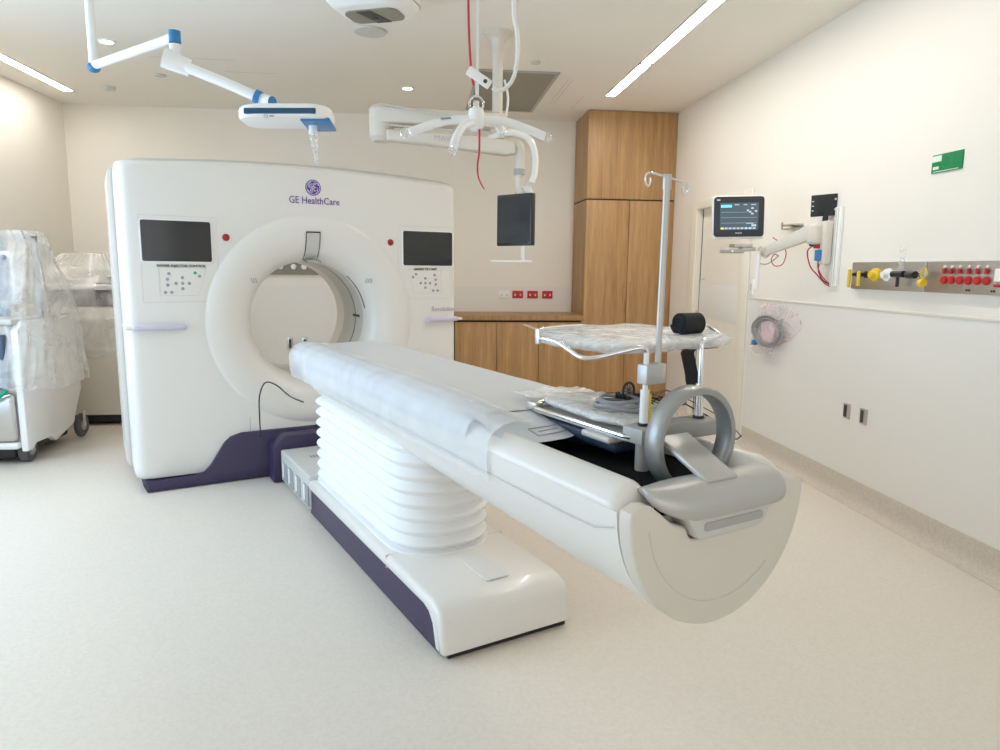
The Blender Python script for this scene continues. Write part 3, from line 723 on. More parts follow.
# wrapped armboard
pk = [(-.13, -3.00), (0.02, -2.84), (.16, -2.78), (.40, -2.84), (.50, -3.0), (.46, -3.17), (.40, -3.30), (.30, -3.345), (.22, -3.33), (.05, -3.355), (-.05, -3.345), (-.10, -3.28), (-.13, -3.15)]
def pillow(poly, z0, z1, amp, fr_=20, seed=0, sag=0):
    cx = sum(p[0] for p in poly)/len(poly); cy = sum(p[1] for p in poly)/len(poly)
    P = catmull([(p[0], p[1], 0) for p in poly], 6, True); rg = []
    zm = (z0+z1)/2
    for lv, sc_ in ((0, .02), (.0, .35), (.02, .7), (.12, .9), (.35, .98), (.55, 1.0), (.75, .985), (.92, .93), (1, .75), (1, .4), (1.0, .02)):
        r_ = []
        for p in P:
            x = cx+(p.x-cx)*sc_; y = cy+(p.y-cy)*sc_; z = z0+(z1-z0)*lv
            if lv < .5: z -= sag*(1-sc_*.6)
            nn = noise.noise(Vector((x*fr_, y*fr_, z*fr_+seed)))*amp+noise.noise(Vector((x*fr_*2.7, y*fr_*2.7, z*fr_+seed+5)))*amp*.5
            r_.append(Vector((x+nn*.6, y+nn*.6, z+nn*(1 if sc_ < .97 else .4))))
        rg.append(r_)
    return MB().loft(rg)
ab = thing('armboard', 'flat white armboard wrapped in crinkled clear plastic on the chrome frame', 'armboard', (.1, -3.1, 1.19), LOC)
pk2 = [(x*.93+.01, y*.97-.09) for x, y in pk]
obj('board', pillow([(.12+(x-.12)*.88, -3.1+(y+3.1)*.86) for x, y in pk], 1.205, 1.222, .002, 10), M['bwhite'], ab, LOC, angle=60)
obj('wrapping', pillow(pk, 1.196, 1.232, .006, 16, 3, .014), M['wrap'], ab, LOC, angle=60)
obj('wrapping_tail', MB().grid(lambda u, v: Vector((-.145-.02*u+.03*v, -3.04+.055*u+.03*v, 1.238+.014*u+.004*noise.noise(Vector((u*8, v*5, 0))))), 8, 5), M['wrap'], ab, LOC)
# black strap roll
st = thing('velcro_strap', 'rolled black webbing strap hanging over the wrapped armboard', 'strap', (.36, -3.2, 1.23), LOC)
sp = []
for k in range(90):
    a = k*.21; r_ = .012+.0011*k*.24
    sp.append((a, r_))
def ribbon(pts, x0, x1, th=.004):
    rg = []
    for i, (y, z) in enumerate(pts):
        j, l = max(0, i-1), min(len(pts)-1, i+1); d = Vector((0, pts[l][0]-pts[j][0], pts[l][1]-pts[j][1])).normalized(); n_ = Vector((0, -d.z, d.y))*th/2
        rg.append([Vector((x0, y, z))+n_, Vector((x1, y, z))+n_, Vector((x1, y, z))-n_, Vector((x0, y, z))-n_])
    return MB().loft(rg)
sx_, sy_, sz_ = .285, -3.235, 1.262
obj('roll', ribbon([(sy_+r_*math.cos(a), sz_+r_*math.sin(a)) for a, r_ in sp], sx_-.048, sx_+.030).cyl((sx_-.044, sy_, sz_), (sx_+.026, sy_, sz_), .031, n=28), M['blackcloth'], st, LOC)
hang = [(.37, -3.17, 1.18), (.395, -3.12, 1.155), (.420, -3.10, 1.13), (.437, -3.10, 1.08), (.449, -3.10, 1.037), (.49, -3.10, .99)]
rg = []
for p in catmull(hang, 5): rg.append([Vector((p.x-.024, p.y, p.z)), Vector((p.x+.024, p.y-.01, p.z)), Vector((p.x+.024, p.y-.006, p.z+.001)), Vector((p.x-.024, p.y+.004, p.z+.001))])
obj('tail', MB().loft(rg), M['blackcloth'], st, LOC)
obj('lap', MB().box(.27, .42, -3.235, -3.175, 1.178, 1.192, .006), M['blackcloth'], st, LOC)
# IV pole
iv = thing('iv_pole', 'slim silver infusion pole with wire hooks clamped beside the armboard', 'iv pole', (.045, -3.37, 1.11), LOC)
obj('clamp', MB().box(-.026, .036, -3.39, -3.35, 1.115, 1.170, .003), M['silver'], iv, LOC)
obj('clamp_plate', MB().box(.036, .046, -3.388, -3.352, 1.116, 1.169, .002), M['steel'], iv, LOC)
obj('pole', MB().cyl((.03, -3.37, 1.150), (.034, -3.37, 1.655), .0088, n=20).cyl((.034, -3.37, 1.632), (.034, -3.37, 1.67), .0115, n=20), M['silver'], iv, LOC)
for s in (-1, 1):
    dz_ = .006 if s < 0 else -.010
    pts = [(.034, -3.37, 1.664), (.034+s*.03, -3.37, 1.664+dz_*.5), (.034+s*.055, -3.37, 1.664+dz_), (.034+s*.072, -3.37, 1.660+dz_), (.034+s*.076, -3.37, 1.645+dz_), (.034+s*.066, -3.37, 1.630+dz_), (.034+s*.058, -3.37, 1.640+dz_), (.034+s*.060, -3.37, 1.652+dz_)]
    obj('hook', MB().tube(pts, .0028, 8, smooth=6), M['chrome'], iv, LOC)
# bagged tubing on the tray
bgp = [(-.01, -2.88), (.12, -2.84), (.23, -2.92), (.26, -3.05), (.24, -3.22), (.16, -3.32), (.02, -3.33), (-.045, -3.24), (-.035, -3.02)]
obj('tubing_bag', pillow(bgp, .972, 1.006, .008, 22, 9), M['wrap'], frame=LOC, label='crinkled clear plastic bag of tubing lying on the silver tray', cat='plastic bag', angle=60)
cl = thing('coiled_hose', 'coiled grey hose on the plastic bag on the tray', 'hose', (.1, -3.1, .985), LOC)
q = MB(); pts = []
for k in range(110):
    a = k*.18; r_ = .085-.00025*k
    pts.append((.07+r_*math.cos(a)*.85, -3.18+r_*1.15*math.sin(a), 1.012+.00025*k+.004*math.sin(a*2.3)))
obj('coil', q.tube(pts, .0055, 8), M['cable'], cl, LOC)
obj('connector', MB().cyl((.10, -3.12, 1.035), (.15, -3.20, 1.036), .011, n=14), M['black'], cl, LOC)
q = MB()
for j in range(4):
    o_ = Vector((.15+.02*j, -3.20-.02*j, 1.03)); pts = []
    for k in range(26): a = k*.5; pts.append((o_.x+(.03+.004*j)*math.cos(a+j), o_.y+.035*math.sin(a*1.1+j), o_.z+.012*math.sin(a*.8+j)+.002*j))
    q.tube(pts, .0022, 6, smooth=3)
obj('sensor_leads', q, M['black'], frame=LOC, label='tangle of thin black sensor leads on top of the coiled hose', cat='cable')
q = MB().tube([(.19, -3.22, 1.03), (.27, -3.20, 1.02), (.33, -3.22, .99), (.36, -3.30, .955), (.34, -3.38, .925), (.30, -3.44, .95)], .0024, 6, smooth=8)
q.tube([(.18, -3.2, 1.035), (.28, -3.15, 1.04), (.36, -3.2, 1.0), (.39, -3.3, .96), (.37, -3.38, .93)], .0016, 6, smooth=8)
obj('loose_lead', q, M['black'], frame=LOC, label='thin dark lead curving off the tray past the ring handle', cat='cable')
t = thing('fan_filter', 'small black round ribbed disc standing on the coiled hose', 'filter', (.105, -3.17, 1.03), LOC)
obj('disc', MB().tube([(.105+.022*math.cos(2*PI*k/20), -3.17, 1.055+.026*math.sin(2*PI*k/20)) for k in range(20)], .004, 8, closed=True), M['black'], t, LOC)
q = MB()
for k in range(10): q.tube([(.105, -3.17, 1.055), (.105+.021*math.cos(2*PI*k/10), -3.17, 1.055+.025*math.sin(2*PI*k/10))], .0018, 5)
obj('rib', q, M['rubber'], t, LOC)

# ================================================================== SURGICAL LAMP
sl = thing('surgical_lamp', 'white ceiling-hung examination lamp with blue joint caps on a folding arm', 'surgical lamp', (-1.67, 4.0, 2.42))
obj('drop_tube', MB().cyl((-1.665, 4.0, 2.43), (-1.665, 4.0, ZC-.02), .021, n=20), M['bwhite'], sl)
obj('ceiling_flange', MB().lathe([(.09, 0), (.085, -.03), (.03, -.05)], (-1.665, 4.0, ZC-.001), (0, 0, 1)), M['bwhite'], sl)
obj('elbow_cap', MB().sphere((-1.665, 4.0, 2.425), .032, .032, .026), M['blue'], sl)
e0 = Vector((-1.665, 4.0, 2.435)); e1_ = Vector((-1.09, 3.47, 2.435))
obj('upper_arm', MB().cyl(e0, e1_, .021, n=20), M['bwhite'], sl)
obj('arm_cap', MB().cyl((-1.09, 3.47, 2.412), (-1.09, 3.47, 2.462), .026, n=22), M['blue'], sl)
obj('knuckle_post', MB().cyl((-1.09, 3.47, 2.32), (-1.09, 3.47, 2.405), .025, n=20), M['bwhite'], sl)
obj('knuckle', MB().cyl((-1.135, 3.44, 2.34), (-1.03, 3.47, 2.305), .044, .038, n=28), M['bwhite'], sl)
obj('spring_arm', MB().tube([(-1.08, 3.45, 2.32), (-.85, 3.45, 2.235), (-.70, 3.45, 2.172)], .024, 18), M['bwhite'], sl)
obj('arm_collar', MB().cyl((-.745, 3.45, 2.192), (-.722, 3.45, 2.182), .031, n=22), M['blue'], sl)
obj('tilt_joint', MB().cyl((-.72, 3.46, 2.18), (-.668, 3.43, 2.165), .026, n=22), M['bwhite'], sl)
obj('joint_cap', MB().cyl((-.668, 3.43, 2.165), (-.664, 3.427, 2.164), .024, n=22), M['blue'], sl)
hp = rrect(-.805, -.395, 3.30, 3.58, .09, 8)
hp = [(x, y) for x, y in hp]
Xh = Matrix.Translation((0, 0, 0))
hd_parent = thing  # noqa
hm = MB().prism(hp, 'z', 2.075, 2.125, .014, 3)
for v in hm.v: v.z += (v.x+.6)*.035-.0*(v.y-3.45); v.z += .018*max(0, 1-abs(v.x+.60)/.25)*(1 if v.z > 2.1 else 0)
hd = obj('lamp_head', hm, M['bwhite'], sl)
hm = MB().box(-.765, -.455, 3.296, 3.31, 2.088, 2.113, .005)
for v in hm.v: v.z += (v.x+.6)*.035
obj('head_stripe', hm, M['navy'], hd)
hm = MB().box(-.53, -.40, 3.34, 3.60, 2.066, 2.080, .005)
for v in hm.v: v.z += (v.x+.6)*.035
obj('sensor_strip', hm, M['blue'], hd)
obj('marking', MB().tube([(-.67+.008*math.cos(k*.52), 3.2975, 2.075+.006*math.sin(k*.52)) for k in range(12)], .0015, 5, closed=True).box(-.655, -.635, 3.2965, 3.2985, 2.073, 2.079), M['greyink'], hd)
obj('handle_socket', MB().cyl((-.49, 3.45, 2.03), (-.49, 3.45, 2.08), .020, n=20), M['bwhite'], hd)
obj('sterile_handle', MB().tube([(-.49, 3.45, 2.035), (-.482, 3.45, 1.96), (-.478, 3.45, 1.90)], .020, 18, r2=.009), M['clear'], hd, label='clear tapered sterile handle cover')

# ================================================================== CEILING CAMERA BOX
cc = thing('ceiling_camera', 'white rounded ceiling camera housing with a dark smoked lens window', 'camera', (-.26, 4.40, 2.87))
CX, CY = -.26, 4.40
CF = Matrix.Translation((CX, CY, 0)) @ Matrix.Rotation(R(-21), 4, 'Z')
rgs = []
for z, k in ((ZC-.002, 1.02), (2.975, 1.02), (2.935, 1.0), (2.91, .90), (2.893, .80), (2.889, .70)):
    rgs.append([Vector((x*k, y*k, z)) for x, y in rrect(-.245, .245, -.19, .19, .10, 8)])
obj('housing', MB().loft(rgs), M['bwhite'], cc, CF, angle=60)
obj('window', MB().prism(rrect(-.165, .165, -.075, .12, .055, 6), 'z', 2.880, 2.8895), M['hatch'], cc, CF)
obj('lens', MB().prism([(-.075, -.075), (.015, -.075), (.065, .12), (-.025, .12)], 'z', 2.877, 2.881), M['black'], cc, CF)
obj('lens_eye', MB().sphere((-.005, .05, 2.878), .02, .02, .006), M['glass'], cc, CF)
obj('edge_seam', MB().tube([(x*1.015, y*1.015, 2.945) for x, y in rrect(-.245, .245, -.19, .19, .10, 8)], .003, 6, closed=True), M['grey'], cc, CF)

# ================================================================== PATIENT LIFT SPREADER
pl = thing('lift_spreader', 'white four-armed patient lift spreader bar with wire hooks', 'patient hoist', (.235, 2.9, 1.98))
hub = Vector((.228, 2.9, 2.01))
obj('hub', MB().lathe([(.018, .045), (.028, .04), (.032, .02), (.034, -.01), (.028, -.035), (.012, -.045)], hub, (0, 0, 1), 24), M['bwhite'], pl)
def larm(pts, tip):
    a = obj('arm', MB().tube(pts, .0155, 14, smooth=6, r2=.0175), M['bwhite'], pl)
    p = Vector(pts[-1]); d = (p-Vector(pts[-2])).normalized(); c = p+d*.018
    s_ = d.cross(Vector((0, 0, 1))).normalized(); u_ = s_.cross(d).normalized()
    q = MB()
    q.tube([c+.019*(math.cos(2*PI*k/16)*d+math.sin(2*PI*k/16)*u_) for k in range(16)], .0022, 6, closed=True)
    q.tube([c+.016*(math.cos(2*PI*k/16)*s_+math.sin(2*PI*k/16)*u_)+d*.004 for k in range(16)], .0018, 6, closed=True)
    obj('hook', q, M['chrome'], a)
larm([(.21, 2.9, 2.01), (.13, 2.89, 2.003), (.04, 2.87, 1.975), (-.035, 2.855, 1.945)], 0)
larm([(.25, 2.9, 2.01), (.34, 2.92, 2.012), (.43, 2.94, 1.992), (.515, 2.96, 1.965)], 0)
larm([(.215, 2.885, 1.995), (.17, 2.82, 1.965), (.142, 2.77, 1.915), (.130, 2.74, 1.875)], 0)
larm([(.25, 2.915, 2.0), (.29, 2.96, 2.02), (.325, 3.02, 2.02), (.345, 3.06, 2.005)], 0)
obj('label_mark', MB().tube([(.085, 2.866, 2.002), (.125, 2.870, 2.008)], .004, 6), M['greyink'], pl)
obj('swivel', MB().tube([(.228+.028*math.cos(R(a)), 2.9, 2.07+.030*math.sin(R(a))) for a in range(-30, 211, 15)], .0045, 8).cyl((.228, 2.9, 2.05), (.228, 2.9, 2.08), .012, n=16), M['chrome'], pl)
stp = thing('lift_strap', 'white webbing lift strap with a slanted white buckle above the spreader', 'strap', (.237, 2.9, 2.08))
obj('webbing', MB().box(.226, .238, 2.898, 2.902, 2.18, ZC-.002).box(.224, .238, 2.898, 2.902, 2.095, 2.18), M['tube'], stp)
Xb = facing((.238, 2.893, 2.168), (1, 0, -.62), (.62, 0, 1))
obj('buckle', MB().box(-.052, .052, -.018, .018, -.010, .010, .005, X=Xb), M['bwhite'], stp)
obj('buckle_mark', MB().lathe([(.0001, .012), (.008, .012), (.008, .009)], Xb @ Vector((.028, 0, 0)), Xb.to_3x3() @ Vector((0, 0, 1)), 14), M['ink'], stp)
obj('release_cord', MB().tube([(.193, 2.9, ZC-.002), (.195, 2.9, 2.45), (.205, 2.9, 2.22), (.216, 2.897, 2.14)], .0045, 8, smooth=8), M['redcord'], frame=WORLD, label='dark red release cord running from the ceiling to the buckle', cat='cord')
obj('release_cord', MB().tube([(.240, 2.885, 1.97), (.240, 2.885, 1.89), (.233, 2.885, 1.83), (.237, 2.885, 1.785), (.252, 2.885, 1.752), (.262, 2.885, 1.738)], .0042, 8, smooth=8, r2=.0022), M['redcord'], label='red cord tail dangling below the spreader hub', cat='cord')
obj('suspension_hose', MB().tube([(.372, 2.9, ZC-.002), (.373, 2.9, 2.46), (.387, 2.9, 2.36), (.392, 2.9, 2.27), (.378, 2.9, 2.18), (.345, 2.9, 2.135), (.31, 2.9, 2.125), (.292, 2.9, 2.135)], .0085, 10, smooth=8), M['tube'], label='pale curved hose looping down from the ceiling beside the white column', cat='hose')

# ================================================================== MONITOR BOOM
CXm, CYm = .548, 5.085
bm_ = thing('monitor_boom', 'cream ceiling column with a folded two-part monitor support arm', 'boom arm', (CXm, CYm, 2.2))
obj('ceiling_flange', MB().lathe([(.10, -.001), (.10, -.02), (.055, -.05), (.042, -.09), (.04, -.12)], (CXm, CYm, ZC), (0, 0, 1)), M['warmwhite'], bm_)
obj('column', MB().cyl((CXm, CYm, 2.36), (CXm, CYm, ZC-.08), .036, n=26).cyl((CXm, CYm, 2.33), (CXm, CYm, 2.40), .05, n=26), M['warmwhite'], bm_)
obj('upper_arm', MB().prism([(CXm+.05, CYm+.06), (CXm+.06, CYm-.06), (-.20, CYm-.14), (-.30, CYm-.10), (-.34, CYm-.02), (-.30, CYm+.06), (-.2, CYm+.08)], 'z', 2.39, 2.495, .02, 3), M['warmwhite'], bm_)
obj('pivot', MB().lathe([(.0001, .125), (.06, .12), (.085, .09), (.085, -.09), (.06, -.12), (.0001, -.125)], (-.255, CYm-.03, 2.40), (0, 0, 1), 28), M['warmwhite'], bm_)
la = obj('lower_arm', MB().prism([(-.22, 2.275), (-.22, 2.35), (-.1, 2.352), (.52, 2.315), (.66, 2.30), (.67, 2.215), (.60, 2.20), (.0, 2.262)], 'y', CYm-.13, CYm-.03, .02, 3), M['warmwhite'], bm_)
obj('lettering', text_mb('MAVIG', .050, facing((.185, CYm-.1315, 2.294), (1, 0, -.07), (.07, 0, 1)), sx=1.1), M['mauveink'], la)
q = MB().prism([(.115, 2.41), (.165, 2.41), (.14, 2.452)], 'y', CYm-.105, CYm-.10)
obj('warning_label', q, M['yellow'], bm_)
obj('arm_wire', MB().tube([(-.22, CYm-.135, 2.505), (0, CYm-.14, 2.47), (.3, CYm-.13, 2.44), (.52, CYm-.08, 2.42)], .006, 8, smooth=6).tube([(-.22, CYm-.14, 2.375), (.05, CYm-.14, 2.36), (.35, CYm-.14, 2.345)], .005, 8, smooth=6), M['lgrey'], bm_)
obj('drop_post', MB().tube([(.60, CYm-.08, 2.30), (.66, CYm-.08, 2.29), (.70, CYm-.08, 2.25), (.70, CYm-.08, 2.08)], .034, 18, smooth=6), M['warmwhite'], bm_)
obj('post_ring', MB().cyl((.70, CYm-.08, 2.075), (.70, CYm-.08, 2.115), .040, n=22), M['grey'], bm_)
obj('lower_post', MB().tube([(.70, CYm-.08, 2.09), (.70, CYm-.08, 1.99), (.73, CYm-.08, 1.93), (.76, CYm-.08, 1.90)], .026, 16, smooth=6), M['warmwhite'], bm_)
obj('hose', MB().tube([(.48, CYm-.10, 2.31), (.62, CYm-.14, 2.35), (.75, CYm-.15, 2.31), (.80, CYm-.14, 2.20), (.80, CYm-.12, 2.08), (.78, CYm-.12, 2.02)], .022, 14, smooth=8), M['tube'], bm_)
obj('wrapping', MB().tube([(.74, CYm-.09, 2.0), (.76, CYm-.09, 1.97), (.77, CYm-.09, 1.93), (.80, CYm-.09, 1.905)], .034, 10, smooth=4, r2=.028), M['wrap'], bm_)
obj('side_cable', MB().tube([(CXm+.045, CYm-.03, 2.72), (CXm+.07, CYm-.04, 2.6), (CXm+.055, CYm-.05, 2.45), (CXm+.05, CYm-.05, 2.38)], .008, 8, smooth=6), M['tube'], bm_)
# monitor facing left
mo = thing('boom_monitor', 'dark flat monitor hanging from the cream boom arm above a thin handle bar', 'monitor', (.68, 5.08, 1.57))
a_ = Vector((.565, 4.93, 0)); 
Xm = facing((.680, 5.02, 1.765), (.66, -.75, 0), (0, 0, 1))
ob_ = obj('housing', MB().box(-.165, .165, -.18, .18, -.022, .020, .008, X=Xm), M['black'], mo)
obj('screen', MB().box(-.150, .150, -.163, .163, .0185, .0215, X=Xm), M['glass'], mo)
obj('bracket', MB().box(-.03, .03, -.03, .20, -.05, -.02, .005, X=Xm), M['warmwhite'], mo)
obj('stem', MB().tube([(.735, 5.04, 1.59), (.735, 5.04, 1.53), (.74, 5.04, 1.49)], .014, 10), M['bwhite'], mo)
obj('handle_bar', MB().box(.50, .80, 5.0, 5.03, 1.468, 1.482, .005), M['bwhite'], mo)

# ================================================================== RIGHT WALL EQUIPMENT
wr = thing('wall_rail', 'vertical pale aluminium mounting rail on the right wall', 'rail', (2.66, 4.27, 1.33))
obj('channel', MB().box(2.655, 2.674, 4.235, 4.305, 1.33, 1.835, .002), M['bwhite'], wr)
obj('groove', MB().box(2.6535, 2.6555, 4.262, 4.270, 1.335, 1.83).box(2.6535, 2.6555, 4.285, 4.293, 1.335, 1.83), M['lgrey'], wr)
ma = thing('monitor_mount', 'cream articulated wall arm carrying the patient monitor', 'wall arm', (2.6, 4.35, 1.45))
obj('carriage', MB().box(2.60, 2.654, 4.30, 4.39, 1.47, 1.75, .012), M['warmwhite'], ma)
obj('shoulder', MB().box(2.545, 2.625, 4.34, 4.44, 1.60, 1.735, .02), M['warmwhite'], ma)
p0, p1 = Vector((2.585, 4.41, 1.69)), Vector((2.42, 4.70, 1.565))
d = (p1-p0).normalized(); s_ = d.cross(Vector((0, 0, 1))).normalized(); u_ = s_.cross(d)
rg = []
for t_, h, w_ in ((-.05, .012, .02), (-.03, .035, .028), (0, .048, .03), (.5, .04, .028), (1, .030, .024), (1.06, .02, .02)):
    c = p0+(p1-p0)*t_
    rg.append([c+s_*x*w_+u_*z*h for x, z in ((-1, -.8), (-.8, -1), (.8, -1), (1, -.8), (1, .8), (.8, 1), (-.8, 1), (-1, .8))])
obj('spring_arm', MB().loft(rg), M['warmwhite'], ma)
obj('pivot_screw', MB().cyl(p0-s_*.034, p0-s_*.026, .008, n=12).cyl(p0+s_*.034, p0+s_*.026, .008, n=12), M['grey'], ma)
obj('tilt_head', MB().sphere((2.41, 4.71, 1.555), .035, .035, .04).cyl((2.36, 4.70, 1.575), (2.42, 4.71, 1.55), .026, n=18), M['warmwhite'], ma)
obj('hanging_pole', MB().cyl((2.352, 4.70, 1.30), (2.352, 4.70, 1.56), .016, n=18), M['bwhite'], ma)
pm = thing('patient_monitor', 'patient monitor with a lit vital signs screen on the right wall arm', 'patient monitor', (2.19, 4.69, 1.60))
Xp = facing((2.19, 4.70, 1.795), (.985, -.17, .02), (-.04, 0, 1))
obj('housing', MB().box(-.174, .178, -.152, .143, -.06, .002, .018, X=Xp), M['bwhite'], pm)
bz = obj('bezel', MB().prism([(x, y) for x, y in rrect(-.170, .170, -.135, .135, .02)], 'z', -.004, .012), M['black'], pm) if False else None
rm = MB().prism(rrect(-.168, .172, -.137, .135, .022), 'z', -.004, .012, .004)
rm.v = [Xp @ v for v in rm.v]
bz = obj('bezel', rm, mat('slate_bezel', (.025, .03, .038), .3), pm)
sc1 = obj('screen', MB().box(-.128, .132, -.090, .092, .0118, .0135, X=Xp), M['scr'], bz)
def px(nm, x0, x1, y0, y1, m): obj(nm, MB().box(x0, x1, y0, y1, .0134, .0142, X=Xp), m, sc1)
px('waveform', -.122, -.05, .062, .078, M['teal'])
px('menu_text', -.03, .0, .076, .082, M['scrline']); px('menu_text', .03, .055, .076, .082, M['scrline']); px('menu_text', .08, .115, .076, .082, M['scrline'])
px('trace', -.12, .05, .028, .0295, M['scrline']); px('trace', -.12, .12, -.008, -.0065, M['scrline']); px('trace', -.12, .12, -.045, -.0435, M['scrline'])
for i, (x, y) in enumerate(((.09, .055), (.06, .04), (.115, .035), (.09, .018), (.075, .03))): px('readout', x-.008, x+.008, y-.006, y+.006, M['scrline'])
px('readout', .085, .118, -.068, -.054, M['scrline']); px('readout', .05, .10, -.050, -.045, M['scrline'])
for i in range(9): px('menu_key', -.122+.027*i, -.102+.027*i, -.086, -.074, (M['amber'], M['scrline'], M['scrline'], M['scrline'], M['scrline'], M['scrline'], M['bluepx'], M['bluepx'], M['scrline'])[i])
lt = text_mb('PHILIPS', .014, Xp @ Matrix.Translation((.0, -.113, .013)))
obj('lettering', lt, M['bwhite'], bz)
lt = MB().box(-.150, -.128, .108, .116, .0118, .0128, X=Xp)
obj('badge', lt, M['bwhite'], bz)
obj('mount_plate', MB().box(2.16, 2.29, 4.66, 4.76, 1.585, 1.61, .006).box(2.22, 2.32, 4.67, 4.74, 1.56, 1.588, .006), M['steel'], pm)
obj('barcode_scanner', MB().box(2.07, 2.235, 4.665, 4.71, 1.545, 1.572, .008), M['grey'], pm)
obj('light_spot', MB().cyl((2.145, 4.664, 1.558), (2.145, 4.662, 1.558), .008, n=12), M['bwhite'], pm)
# back unit
bu = thing('module_box', 'black module box on top of the wall rail arm', 'module', (2.62, 4.37, 1.80))
Xb2 = facing((2.625, 4.38, 1.855), (.80, -.60, .05), (-.02, 0, 1))
obj('housing', MB().box(-.080, .075, -.072, .065, -.025, .025, .004, X=Xb2), M['black'], bu)
q = MB()
for y in (-.035, -.005, .025): q.box(-.074, -.062, y-.003, y+.003, .0245, .0262, X=Xb2)
for y in (-.035, 0.03): q.box(.06, .072, y-.006, y+.006, .0245, .0262, X=Xb2)
obj('socket', q, M['lgrey'], bu)
obj('neck', MB().box(2.615, 2.64, 4.35, 4.38, 1.745, 1.82, .003), M['black'], bu)
t = thing('wall_hook', 'small metal bracket sticking out of the right wall behind the arm', 'hook', (2.66, 4.82, 1.74))
obj('bar', MB().box(2.60, 2.674, 4.70, 4.88, 1.745, 1.757, .002).box(2.60, 2.606, 4.86, 4.88, 1.72, 1.775, .002).box(2.61, 2.674, 4.72, 4.86, 1.72, 1.728, .002), M['steel'], t)
t = thing('red_valve', 'red regulator valve hanging below the wall arm', 'valve', (2.60, 4.38, 1.58))
obj('body', MB().box(2.58, 2.615, 4.355, 4.405, 1.575, 1.615, .006).cyl((2.585, 4.37, 1.615), (2.585, 4.37, 1.64), .010, n=14), M['red'], t)
obj('knob', MB().cyl((2.555, 4.40, 1.60), (2.58, 4.40, 1.60), .012, n=14), M['navy'], t)
obj('connector_block', MB().box(2.585, 2.625, 4.33, 4.39, 1.495, 1.565, .004), M['blue'], label='dark blue connector block hanging below the red valve', cat='connector')
q = MB().tube([(2.595, 4.40, 1.60), (2.56, 4.43, 1.56), (2.58, 4.42, 1.46), (2.62, 4.39, 1.40), (2.655, 4.35, 1.345), (2.665, 4.31, 1.33)], .0045, 8, smooth=8)
q.tube([(2.60, 4.36, 1.50), (2.60, 4.36, 1.45), (2.625, 4.34, 1.39), (2.66, 4.31, 1.345), (2.668, 4.27, 1.335)], .004, 8, smooth=8)
obj('red_tubing', q, M['redcord'], label='pair of thin red tubes running from the blue connector to the rail foot', cat='tubing')
q = MB().tube([(2.61, 4.36, 1.50), (2.605, 4.36, 1.43), (2.63, 4.34, 1.37), (2.662, 4.30, 1.338)], .0035, 8, smooth=8)
obj('black_lead', q, M['black'], label='thin black lead running beside the red tubes to the rail foot', cat='cable')
q = MB().tube([(2.43, 4.66, 1.655), (2.50, 4.66, 1.61), (2.535, 4.66, 1.55), (2.515, 4.66, 1.475), (2.46, 4.66, 1.46), (2.43, 4.66, 1.50), (2.45, 4.66, 1.54), (2.48, 4.66, 1.53)], .0035, 8, smooth=8)
obj('red_tubing', q, M['redcord'], label='thin red tube looping under the patient monitor arm', cat='tubing')
obj('grey_lead', MB().tube([(2.36, 4.68, 1.475), (2.40, 4.67, 1.472), (2.44, 4.66, 1.495), (2.48, 4.66, 1.53)], .004, 8, smooth=8), M['greyink'], label='short grey lead from the hanging pole to the red loop', cat='cable')
# light switch
t = thing('light_switch', 'slim white light switch on the right wall beside the door', 'switch', (2.67, 5.24, 1.28))
obj('plate', MB().box(2.662, 2.674, 5.375, 5.44, 1.235, 1.36, .004), M['bwhite'], t)
obj('rocker', MB().box(2.658, 2.664, 5.395, 5.42, 1.27, 1.325, .002), M['lgrey'], t)
# green sign
gs = obj('safety_sign', MB().box(2.668, 2.6745, 3.277, 3.487, 1.936, 2.028), M['green'], label='green safety sign with white markings high on the right wall', cat='sign')
q = MB().box(2.666, 2.6685, 3.42, 3.484, 1.992, 2.022).box(2.666, 2.6685, 3.435, 3.475, 1.953, 1.968)
q.box(2.666, 2.6685, 3.30, 3.47, 1.9405, 1.9435)
obj('symbol', q, M['signwhite'], gs)
obj('emblem', MB().tube([(2.6682, 3.385+.032*math.cos(2*PI*k/24), 1.985+.032*math.sin(2*PI*k/24)) for k in range(24)], .0009, 5, closed=True).tube([(2.6682, 3.345, 2.015), (2.6682, 3.345, 1.955)], .0007, 5), mat('pale_green', (.06, .40, .17), .5), gs)
# gas panel
g1 = thing('gas_panel', 'brushed steel medical gas panel with yellow and black outlets on the right wall', 'gas panel', (2.66, 3.75, 1.325))
obj('steel_plate', MB().box(2.645, 2.674, 3.425, 4.06, 1.323, 1.483, .002), M['steel'], g1)
g2 = thing('power_board', 'brushed steel power panel with a row of red sockets on the right wall', 'power panel', (2.66, 3.05, 1.325))
obj('steel_plate', MB().box(2.645, 2.674, 2.62, 3.418, 1.323, 1.483, .002), M['steel'], g2)
for y in (3.285, 3.235, 3.18, 3.125, 3.07, 3.015):
    s0 = obj('red_socket', MB().lathe([(.0001, .012), (.017, .012), (.020, .008), (.021, 0)], (2.645, y, 1.388), (-1, 0, 0), 22), M['red'], g2)
    obj('socket_key', MB().box(2.630, 2.645, y-.006, y+.006, 1.420, 1.446, .003), M['red'], s0)
    obj('indicator', MB().cyl((2.645, y, 1.455), (2.636, y, 1.455), .006, n=12), M['bwhite'], s0)
for y in (2.92,): 
    obj('white_adapter', MB().box(2.615, 2.645, y-.02, y+.025, 1.385, 1.445, .006), M['bwhite'], g2)
    obj('red_clip', MB().box(2.615, 2.64, y-.03, y+.025, 1.36, 1.375, .004), M['red'], g2)
q = MB()
for y in (3.13, 3.115, 2.98, 2.965): q.box(2.642, 2.646, y-.004, y+.004, 1.336, 1.346)
obj('key_slot', q, M['ink'], g2)
